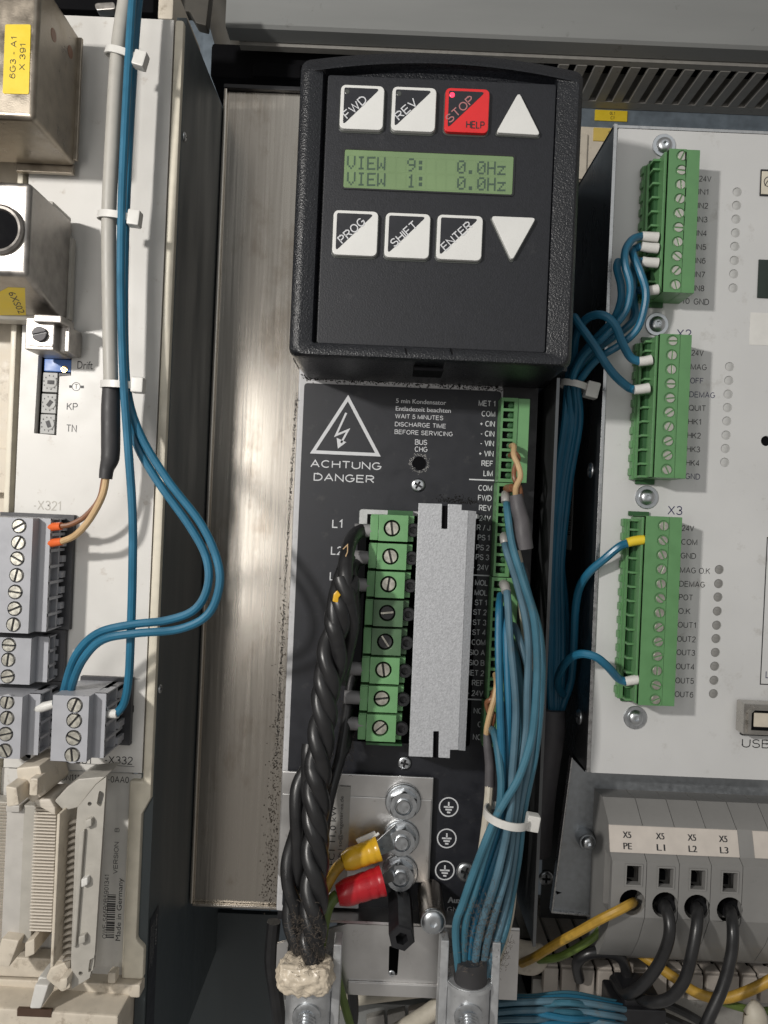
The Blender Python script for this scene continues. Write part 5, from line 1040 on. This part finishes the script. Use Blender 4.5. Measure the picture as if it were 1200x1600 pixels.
def screw_plug(label, tl, br, df, scr, ledge_px, strip_px):
    x0, z1 = U(*tl, df); x1, z0 = U(*br, df); kk = df/F; n = len(scr)
    t = thing('screw_plug', label, 'terminal plug', ((x0+x1)/2, BXD, z0), 'green screw plugs on the white control box')
    hs = [circ(*U(u, v, df), 9.3*kk) for u, v in scr]; xs = x1-strip_px*kk
    b = MB(); b.plate(rect(x0, xs-0.06, z0, z1), hs, df, df+1.5, bev=0.12); b.box(x0, xs-0.06, df+1.51, BXD, z0, z1, 0); b.box(xs+0.06, x1, df+0.15, BXD, z0, z1, 0.15); b.box(x0, x1-0.3, df+0.5, BXD-0.05, z0+0.1, z1-0.1); mk(b, 'body', m['green2'], t)
    lw = ledge_px*kk; p = (z1-z0)/n
    b = MB(); b.box(x0-lw*0.22, x0, df+1.6, BXD-0.2, z0+0.2, z1-0.4, 0.2); mk(b, 'front_ridge', m['green2'], t)
    b = MB(); xl_ = x0-lw
    b.box(xl_, x0, BXD-3.2, BXD-0.1, z0-0.4, z1-1.2); b.box(xl_+0.5, xl_+1.3, BXD-5, BXD-3.1, z0, z1-1.4); 
    for i in range(n+1):
        z = min(max(z0+p*i, z0+0.5), z1-1.7); b.box(x0-lw*0.75, x0, df+5, BXD-3.1, z-0.4, z+0.4, 0.1, 1)
    for i in range(n):
        z = z0+p*(i+0.5); b.box(xl_-0.6, xl_+0.1, BXD-3, BXD-0.2, z-1.5, z+1.2, 0.15, 1)
    mk(b, 'entry_row', m['green2'], t)
    b = MB(); b.box(x0-lw*0.5, x0-0.05, df+6.5, BXD-3.15, z0+0.4, z1-1.5); b.box(x0-lw*0.5, x0+(x1-x0)*0.42, BXD-1.2, BXD-0.1, z0-1.9, z0); b.box(x0-lw*0.5, x0+(x1-x0)*0.42, BXD-1.2, BXD-0.1, z1, z1+1.6); mk(b, 'entry_depth', m['greenshade'], t)
    wl = None
    for u, v in scr:
        q = P3(u, v, df)
        if wl is None: b = MB(); b.lathe((q.x, df+1.45, q.z), [(9.25*kk, 0), (9.25*kk, 0.05)], seg=18); wl = mk(b, 'screw_well', m['cavity'], t, org=q).data
        else: inst(wl, 'screw_well', t, q)
    for u, v in scr: inst(SLOT, 'screw', t, P3(u, v, df+0.6), 7.1*kk, random.uniform(-1.6, 1.6))
    return t
S1 = [(1066-(i*22.4)*0.052, 244+i*22.4) for i in range(10)]
S2 = [(1051-(i*22.35)*0.045, 533+i*22.35) for i in range(10)]
S3 = [(1037-(i*22.6)*0.047, 822+i*22.6) for i in range(13)]
screw_plug('ten-screw green plug with the IN1 to IN8 inputs at the top of the white box', (1046, 232), (1085, 458), 266, S1, 22, 21)
screw_plug('ten-screw green plug beside the MAG to HK4 marks in the middle of the white box', (1032, 521), (1072, 748), 266, S2, 20, 18)
screw_plug('long thirteen-screw green plug under the X3 mark of the white box', (1010, 806), (1054, 1104), 266, S3, 18, 20)

# ---- wires of the control box
G = 'blue wires running to the white control box'
FW = m['white']
def rw(label, pts, fer=None, w=11.5, fm=None):
    if fer: fer = [(u, v, 268.5-0.2*i) for i, (u, v, d) in enumerate(fer)]; pts = [(pts[0][0], pts[0][1], 268.5)]+pts[1:]
    wire('blue_wire', label, pts, w, m['blue'], G, ferrule=(fer, 14.5, 16, fm or FW) if fer else None)
dn = lambda a: [(882+a, 660, 290), (868+a*.9, 760, 296), (861+a*0.7, 880, 300), (860+a*.8, 980, 302), (859+a*.8, 1060, 303), (862+a*0.5, 1130, 304)]
rw('blue wire into the IN5 input, uppermost white ferrule', [(1003, 369, 271), (988, 374, 266), (977, 392, 263), (977, 415, 262), (984, 440, 262), (984, 462, 263), (975, 490, 265), (945, 525, 270), (912, 555, 275), (895, 590, 280), (898, 610, 284)]+dn(16), [(1003, 369, 271), (1014, 370, 272), (1028, 371, 273)])
rw('blue wire into the IN6 input, second white ferrule', [(1002, 384, 273), (990, 390, 270), (989, 398, 267), (1000, 425, 265), (1009, 455, 265), (1006, 485, 266), (995, 515, 268), (970, 538, 271), (935, 560, 275), (913, 585, 279), (903, 606, 283)]+dn(24), [(1002, 385, 273), (1014, 387, 273), (1028, 388, 273)])
rw('blue wire into the IN7 input, third white ferrule', [(1003, 409, 274), (992, 408, 275), (990, 430, 276), (990, 470, 275), (992, 495, 274), (975, 515, 275), (940, 540, 278), (905, 575, 281), (890, 606, 285)]+dn(8), [(1003, 408, 274), (1014, 410, 274), (1028, 411, 274)])
rw('blue wire crossing behind the others beside IN6', [(966, 408, 269), (964, 420, 267), (970, 445, 266), (970, 470, 267), (958, 500, 270), (930, 530, 274), (905, 560, 279), (892, 590, 283), (886, 608, 287)]+dn(0))
rw('short blue wire reaching the IN8 input, lowest white ferrule', [(1008, 455, 275), (996, 454, 277), (990, 466, 278), (992, 485, 277), (986, 506, 276)], [(1008, 455, 275), (1016, 454, 275), (1028, 452, 274)])
rw('blue wire arching from the bundle to the MAG input', [(999, 565, 271), (985, 558, 268), (972, 535, 266), (962, 510, 265), (948, 495, 265), (930, 492, 267), (912, 502, 271), (900, 525, 277), (896, 560, 283), (894, 600, 286)]+dn(12), [(998, 565, 271), (1008, 564, 272), (1018, 562, 273)], 12.5)
rw('blue wire sloping down to the DEMAG input', [(992, 609, 272), (980, 604, 270), (955, 580, 267), (925, 535, 266), (903, 505, 268), (897, 496, 272), (894, 510, 278), (892, 545, 284), (888, 600, 288)]+dn(4), [(991, 609, 272), (1002, 608, 272), (1014, 606, 273)], 12.5)
rw('blue wire with the yellow ferrule at COM of the long plug', [(983, 848, 271), (968, 854, 271), (945, 873, 273), (920, 895, 277), (905, 920, 282), (899, 955, 288), (897, 1000, 294), (893, 1060, 300), (880, 1100, 303), (868, 1140, 305)], [(980, 848, 271), (992, 845, 271), (1008, 843, 272)], 12.5, m['yellow'])
rw('blue wire looping from the bundle to the OUT5 output', [(978, 1065, 272), (966, 1060, 268), (950, 1042, 264), (930, 1026, 263), (905, 1022, 266), (885, 1034, 274), (873, 1056, 284), (872, 1072, 293), (880, 1085, 300)], [(977, 1065, 272), (987, 1063, 272), (1002, 1061, 273)], 12.5)
rw('rear blue wire of the right bundle next to the dark box side', [(897, 612, 293), (885, 670, 297), (880, 760, 302), (876, 860, 305), (884, 960, 306), (884, 1050, 306), (872, 1135, 307)])
rw('rear blue wire of the right bundle next to the inverter wall', [(890, 612, 294), (872, 690, 299), (862, 780, 304), (856, 880, 307), (852, 980, 307), (850, 1060, 307), (858, 1135, 307)])
tie('cable tie round the upper part of the right blue bundle', 897, 603, 284, 20, 20, 12, (6, 2), 10, 25)
b = MB(); b.tube([P3(862, 1108, 304), P3(860, 1145, 304), P3(852, 1200, 306), P3(846, 1260, 310), P3(842, 1330, 316)], [5.2, 5.8, 5.6, 5.2, 5], 18, 5); o = mk(b, 'grey_sleeve', m['shrinkgrey'], org=P3(862, 1140, 304)); tag(o, 'dusty grey sleeve swallowing the right blue bundle', 'sleeve')

# ================================================================== LOWER RIGHT: BRACKET AND X5 TERMINALS
t = thing('terminal_bracket', 'galvanised sheet bracket under the white box carrying the X5 terminals', 'bracket', P3(1000, 1440, 320))
GD = 296
b = MB(); b.pxpoly([(916, 1200), (1240, 1216), (1240, 1262), (1240, 1470), (922, 1432), (862, 1426), (894, 1184), (914, 1206)], GD, GD+1.2, 0.2); mk(b, 'sheet', m['galv'], t)
b = MB(); b.pxpoly([(893, 1184), (895.5, 1184), (864, 1427), (861, 1426)], GD-3, GD+0.5, 0.2); b.pxpoly([(862, 1424), (930, 1431), (930, 1433.5), (862, 1427)], GD-1.5, GD, 0.1); mk(b, 'turned_edge', m['edge'], t)
b = MB(); b.pxpoly([(868, 1392), (878, 1395), (870, 1398)], GD-0.1, GD); mk(b, 'notch', m['matt'], t)
c = P3(912, 1306, GD); b = MB(); b.lathe(c, [(3.4, 0), (3.4, 5), (3.0, 6)], seg=20, axis=(0, -1, 0)); mk(b, 'spacer', m['galv'], t, org=c)
inst(HEX, 'screw', t, (c.x, c.y-6, c.z), 2.6, 0.3, sx=(2.6, 3.2, 2.6))
t = thing('drive_wall_screws', 'x', 'x', P3(850, 1380, 300)) if False else None
b = MB(); b.box(U(850, 1300, 330)[0], 260, 330, 331.5, U(900, 1436, 330)[1], U(900, 1140, 330)[1]); o = mk(b, 'rear_sheet', m['boxside']); tag(o, 'dark sheet metal behind the bracket edge right of the inverter', 'sheet metal')
inst(PHIL, 'screw', o, P3(853, 1372, 329.5), 3.2)
# X5 terminal block, one pole each
XD = 272
x5 = thing('terminal_block', 'grey feed-through terminal block with X5 PE to L3 labels and a round entry per pole', 'terminal block', P3(1060, 1490, 290))
edges = [(962, 955, 944), (1013, 1008, 1001), (1063, 1058, 1052), (1112, 1108, 1104), (1162, 1160, 1158), (1215, 1213, 1210), (1265, 1263, 1260)]
zz = [U(0, 0, XD)]
def prof():   # (d, z) side profile: top shoulder, belly with the label, lower nose
    z = lambda v, d: U(1060, v, d)[1]
    return [(292, z(1243, 292)), (285, z(1250, 285)), (276, z(1292, 276)), (274.5, z(1312, 274.5)), (273, z(1336, 273)), (270, z(1350, 270)), (270, z(1392, 270)), (270.5, z(1435, 270.5)), (275, z(1470, 275)), (282, z(1496, 282)), (298, z(1500, 298))]
PR = prof()
zU = lambda d, z: z
xs = [U(u, 1370, 270)[0] for u in (955.5, 1010, 1061, 1111, 1160.5, 1212, 1262)]
sq = [(990, 1367), (1040, 1371), (1090, 1374), (1140, 1378), (1190, 1381)]; rd = [(988, 1410), (1039, 1414), (1089, 1418), (1140, 1422), (1192, 1426)]
shift = 0.0
txt = ['PE', 'L1', 'L2', 'L3', '']
for i in range(6):
    x0, x1 = xs[i]+0.12, xs[i+1]-0.12; dz = 0.0
    b = MB(); i0 = 4
    zt_, zn = PR[5][1], PR[7][1]
    hs = []
    if i < 4:
        c = U(*sq[i], 270); r = U(*rd[i], 270); hs = [rect(c[0]-2.6, c[0]+2.6, c[1]-3.4, c[1]+3.4), circ(r[0], r[1], 4.55, 22)]
    # nose plate with openings, shoulders above and below
    zlo = zn+0.0
    if hs: b.plate(rect(x0, x1, zlo, zt_), hs, 270, 272.6)
    else: b.box(x0, x1, 270, 272.6, zlo, zt_)
    b.xprism([(PR[10][0], PR[10][1]), (PR[9][0], PR[9][1]), (PR[8][0], PR[8][1]), (270.0, zlo), (272.6, zlo), (298, zlo)], x0, x1)
    b.xprism([(298, zt_), (270, zt_), PR[4], PR[3], PR[2], PR[1], PR[0], (298, PR[0][1])], x0, x1)
    b.box(x0, x1, 279, 298, zlo, zt_)
    o = mk(b, 'pole', m['x5'], x5, org=((x0+x1)/2, 280, zlo), ang=25)
    if hs:
        b = MB(); c = U(*sq[i], 270); b.box(c[0]-2.3, c[0]+2.3, 278.3, 278.9, c[1]-3.2, c[1]+3.2); b.box(c[0]-1.4, c[0]+1.9, 275.2, 278.9, c[1]-3.3, c[1]-0.2); b.lathe((hs[1][0][0]-4.55, 278.8, U(*rd[i], 270)[1]), [(4.5, 0), (4.5, 0.1)], seg=20); mk(b, 'entry_shade', m['matt'], o)
        b = MB(); fr = 0.7; b.plate(rect(c[0]-3.1, c[0]+3.1, c[1]-3.9, c[1]+3.9), [rect(c[0]-2.55, c[0]+2.55, c[1]-3.35, c[1]+3.35)], 269.6, 270.2); mk(b, 'opening_rim', m['x5'], o)
def strip(i, gap0=0.0, gap1=0.0):
    x0, x1 = xs[i]+gap0, xs[i+1]-gap1; d0, z0 = PR[4]; d1, z1 = PR[2]; b = MB(); nx = Vector((0, d1-d0, z1-z0)); L = nx.length
    f = lambda x, s, e: (x, d0+(d1-d0)*s-e, z0+(z1-z0)*s)
    b.loops([[f(x0, 0.02, .35), f(x1, 0.02, .35), f(x1, 0.98, .35), f(x0, 0.98, .35)], [f(x0, 0.02, -0.3), f(x1, 0.02, -0.3), f(x1, 0.98, -0.3), f(x0, 0.98, -0.3)]], 0, cap0=True)
    for s, w in ((('X5' if i < 4 else ''), 0.66), (txt[i] if i < 5 else '', 0.26)):
        if not s: continue
        (vs, fs), a0, a1 = _tm(s); sx = (2.9 if s != 'U' else 1.5)/(a1-a0); sy = 2.15/0.7/L; cx = (x0+x1)/2+0.2
        for bo in (-0.09, 0.09): b.add([(cx+bo+(x-(a0+a1)/2)*sx, *f(0, w+(y-0.35)*sy, 0.42+bo*0.05)[1:]) for x, y in vs], fs, 1)
    mk(b, 'marker', [m['paperdim'], m['ink']], x5)
m['paperdim'] = M('ivory_marker', (0.56, 0.51, 0.46), 0.5, var=0.05)
for i in range(4): strip(i)
strip(5) if False else strip(4, 5.5, 0)
# wires into X5
GX = 'black wires into the X5 terminals'
wire('earth_wire', 'yellow earth wire entering the X5 PE terminal', [(991, 1409, 279), (984, 1413, 268), (965, 1423, 266), (935, 1438, 268), (905, 1455, 272), (870, 1474, 278), (838, 1494, 284), (815, 1505, 292)], 14, m['ygwire'])
wire('earth_wire', 'green and brown earth wire just below the yellow one', [(945, 1440, 284), (930, 1462, 284), (900, 1482, 286), (868, 1497, 290), (830, 1500, 295)], 12, m['greenwire'])
wire('black_wire', 'black wire into X5 L1', [(1037, 1411, 279), (1039, 1416, 270), (1046, 1440, 265), (1044, 1470, 264), (1030, 1505, 266), (1008, 1535, 270), (988, 1550, 274), (975, 1552, 280), (960, 1530, 290)], 18, m['rubber'], GX, seg=14)
wire('black_wire', 'black wire into X5 L2', [(1087, 1415, 279), (1089, 1420, 270), (1089, 1445, 265), (1082, 1485, 263), (1070, 1530, 263), (1048, 1558, 266), (1020, 1566, 270), (1000, 1560, 276)], 18, m['rubber'], GX, seg=14)
wire('black_wire', 'black wire into X5 L3', [(1139, 1419, 279), (1141, 1424, 270), (1145, 1450, 264), (1143, 1490, 262), (1130, 1540, 261), (1108, 1590, 260), (1085, 1640, 260)], 18, m['rubber'], GX, seg=14)
for u, v in rd[1:4]:
    q = P3(u, v-1, 277); b = MB(); b.lathe(q, [(4.2, 0), (4.2, 2.2), (3.6, 4.5), (2.4, 5.8)], seg=20); mk(b, 'entry_bung', m['black'], x5, org=q)

# ================================================================== BOTTOM OF THE CABINET
t = thing('lower_cable_duct', 'dirty pale cable duct with hooked fingers below the X5 terminals', 'cable duct', P3(1000, 1560, 300))
zf = U(907, 1512, 296)[1]; zg = U(907, 1556, 296)[1]; fm = None; p = 28.3*296/F; xa = U(862, 1508, 296)[0]
for i in range(14):
    x = xa+i*p
    if fm is None:
        b = MB(); b.box(x-2.9, x+2.9, 296, 300, zg, zf-0.8, 0.7, 2); b.box(x-2.7, x+2.7, 297, 345, zf-2.6, zf-1.2, 0.2, 1); b.box(x-2.9, x+2.9, 297.5, 303, zf-1.6, zf, 0.5, 2)
        o = mk(b, 'finger', m['ductpale'], t, org=(x, 300, zf)); fm = o.data
    else: inst(fm, 'finger', t, (x, 300, zf+random.uniform(-.3, .3)))
b = MB(); b.box(xa-6, 260, 345, 348, zf-40, zf+2); b.box(xa-6, 260, 300.5, 303, zg-30, zg+3); mk(b, 'wall', m['duct'], t)
b = MB(); b.box(xa-6, 260, 304, 344, zg-10, zg-5); mk(b, 'duct_floor', m['matt'], t)
GB = 'blue wires lying across the bottom right'
for i in range(11):
    a = random.uniform(-2, 2); f = i/10
    wire('blue_wire', ('first', 'second', 'third', 'fourth', 'fifth', 'sixth', 'seventh', 'eighth', 'ninth', 'tenth', 'eleventh')[i]+' wire from the top in the flat blue bundle under the pale duct', [(690, 1570+f*46+a, 284+f*4), (775, 1560+f*44-a, 280-(i % 3)*3), (830, 1555+f*45+2*a, 276-(i % 3)*3), (890, 1556+f*46-2*a, 275-(i % 4)*3), (950, 1563+f*45+a, 278-(i % 3)*4), (1010, 1576+f*42-a, 284)], 9.5, m[('teal', 'blue', 'bluegrey')[i % 3]], GB, seg=8)
wire('earth_wire', 'thick yellow-green earth cable sweeping up at the lower right edge', [(1000, 1490, 296), (1050, 1525, 290), (1090, 1552, 286), (1130, 1560, 284), (1170, 1548, 282), (1215, 1525, 280), (1260, 1500, 280)], 16, m['ygwire'], cat='cable', seg=14)
wire('earth_wire', 'green striped wire along the bottom right corner', [(1100, 1555, 290), (1150, 1572, 288), (1190, 1580, 286), (1230, 1575, 286)], 12, m['greenwire'])
wire('black_cable', 'black cable arching over the pale duct fingers', [(905, 1530, 292), (902, 1505, 288), (920, 1490, 286), (950, 1488, 286), (972, 1500, 287), (980, 1530, 288), (975, 1560, 290)], 17, m['rubber'], cat='cable', seg=14)
b = MB(); b.px(976, 1553, 1030, 1577, 276, 290, 1); b.px(962, 1576, 1040, 1640, 274, 292, 1); o = mk(b, 'black_clip', m['black']); tag(o, 'square black cable clip between the flat blue bundle and the black wires', 'clip')
for i, (pts, w) in enumerate((([(1000, 1572, 290), (1040, 1590, 288), (1090, 1612, 286)], 15), ([(1020, 1560, 294), (1075, 1585, 294), (1130, 1620, 294)], 13), ([(940, 1560, 296), (990, 1600, 294), (1020, 1640, 292)], 15))):
    wire('black_cable', ['black cable running down right of the square clip', 'black cable behind the wire into X5 L3 near the bottom', 'black cable left under the square clip'][i], pts, w, m['rubber'], cat='cable')
b = MB(); b.tube([P3(1168, 1570, 278), P3(1180, 1585, 276), P3(1178, 1630, 276)], [2.5, 4.0, 4.5], 12, 5); o = mk(b, 'beige_plug', m['ivory']); tag(o, 'beige cable end standing at the bottom right corner', 'cable end')
b = MB(); b.tube([P3(770, 1470, 300), P3(800, 1490, 298), P3(830, 1497, 298), P3(848, 1490, 300)], [4, 6, 6, 4], 14, 5); o = mk(b, 'dusty_cable_end', m['beige']); tag(o, 'dusty beige cable stub right of the steel bracket', 'cable end')
wire('beige_cable', 'beige cable slanting up to the right clamp at the bottom', [(600, 1625, 280), (640, 1602, 278), (670, 1583, 276), (697, 1564, 276), (730, 1545, 280)], 27, m['ivory'], cat='cable', seg=16)
wire('beige_cable', 'beige cable lying behind the steel bracket at the bottom', [(520, 1570, 292), (560, 1560, 292), (620, 1552, 294), (680, 1545, 298)], 20, m['ivory'], cat='cable', seg=14)
wire('earth_wire', 'green and yellow wire hanging beside the left clamp', [(525, 1520, 262), (532, 1545, 262), (541, 1580, 262), (556, 1630, 262)], 13, m['greenwire'])
wire('black_cable', 'black cable at the left edge of the steel bracket', [(428, 1440, 285), (424, 1500, 285), (432, 1560, 284), (442, 1640, 284)], 22, m['rubber'], cat='cable')
wire('black_cable', 'black cable behind the green and yellow wire by the left clamp', [(545, 1430, 281), (540, 1480, 275), (548, 1530, 275), (552, 1580, 277), (545, 1640, 280)], 17, m['rubber'], cat='cable')
t = thing('lower_rail', 'grey plastic rail with pale pieces under the steel bracket', 'rail', P3(600, 1600, 310))
b = MB(); b.px(440, 1562, 830, 1680, 300, 330, 1); mk(b, 'rail_body', m['lid'], t)
pc = None
for i in range(5):
    b = MB(); b.pxpoly([(572+i*33, 1592-i*6), (600+i*33, 1585-i*6), (606+i*33, 1650), (574+i*33, 1650)], 297, 300.5, 0.6); mk(b, 'rail_piece', m['duct'] if i < 2 else m['ductpale'], t)

# ================================================================== DUST AND SOOT (uncountable)
def speck_sheet(pts, d, n, smin, smax, name, label, mat, jit):
    b = MB()
    for _ in range(n):
        f = random.random()*(len(pts)-1); i = int(f); f -= i
        u = pts[i][0]+(pts[i+1][0]-pts[i][0])*f+random.gauss(0, jit[0]); v = pts[i][1]+(pts[i+1][1]-pts[i][1])*f+abs(random.gauss(0, jit[1]))*(1 if jit[1] > 0 else -1)
        s = random.uniform(smin, smax); a = random.uniform(0, 6.28)
        q = [(u+s*random.uniform(.5, 1)*math.cos(a+k*1.57), v+s*random.uniform(.5, 1)*math.sin(a+k*1.57)) for k in range(4)]
        flat(b, q, d-random.uniform(0.02, 0.12))
    o = mk(b, name, mat); tag(o, label, 'dust', kind='stuff')
speck_sheet([(476, 584), (560, 588), (680, 595), (785, 601)], LD+0.3, 1500, 0.5, 2.0, 'soot', 'black soot specks along the grey strip under the keypad', m['soot'], (5, 5))
speck_sheet([(464, 610), (447, 880), (431, 1200)], LD+0.3, 1300, 0.4, 1.5, 'soot', 'black soot specks along the left edge of the inverter front', m['soot'], (1.2, 3))
speck_sheet([(452, 900), (430, 1230), (420, 1420)], SD-0.1, 900, 0.4, 1.7, 'soot', 'brown dirt specks on the lower steel flange', m['fluff'], (7, 5))
speck_sheet([(690, 784), (745, 788)], LD, 220, 0.5, 1.6, 'soot', 'soot specks above the silver bar', m['soot'], (9, -5))
def fluff(pts, n, label, size=2.0, off=3.0, rad=2.4, front=True):
    b = MB()
    for _ in range(n):
        f = random.random()*(len(pts)-1); i = int(f); f -= i
        p = P3(*pts[i]).lerp(P3(*pts[i+1]), f); a = random.uniform(0.2, 2.9) if front else random.uniform(0, 6.28)
        p += Vector((math.cos(a)*rad*random.uniform(.5, 1.1), -math.sin(a)*rad*random.uniform(.6, 1.2), random.gauss(0, off)))
        q = [p]; dr = Vector((random.gauss(0, 1), random.gauss(-.5, 1), random.gauss(0, 1))).normalized()
        for k in range(3):
            dr = (dr+Vector((random.gauss(0, .7), random.gauss(0, .7), random.gauss(0, .7)))).normalized(); q.append(q[-1]+dr*size*random.uniform(.15, .4))
        b.tube(q, 0.06, 3, 1)
    o = mk(b, 'dust_fluff', m['fluff']); tag(o, label, 'dust', kind='stuff')
fluff([(532, 1075, 252), (522, 1130, 250), (512, 1190, 249), (512, 1240, 249)], 162, 'brown fluff caught along the right side of the black cable', rad=1.6)
fluff([(545, 1140, 268), (540, 1180, 266)], 130, 'clump of brown fluff under the green terminals', rad=3)
fluff([(475, 1420, 246), (482, 1460, 245), (480, 1495, 245)], 292, 'brown fluff on the lower end of the black cable above the foam', rad=6)
fluff([(758, 1400, 246), (748, 1440, 246), (742, 1490, 247)], 292, 'brown fluff between the blue wires above the right clamp', rad=5)
fluff([(790, 1470, 256), (772, 1500, 252)], 110, 'brown fluff at the right edge of the right clamp', rad=3)
fluff([(697, 1470, 252), (698, 1520, 252)], 52, 'brown fluff at the left prong of the right clamp', rad=2)
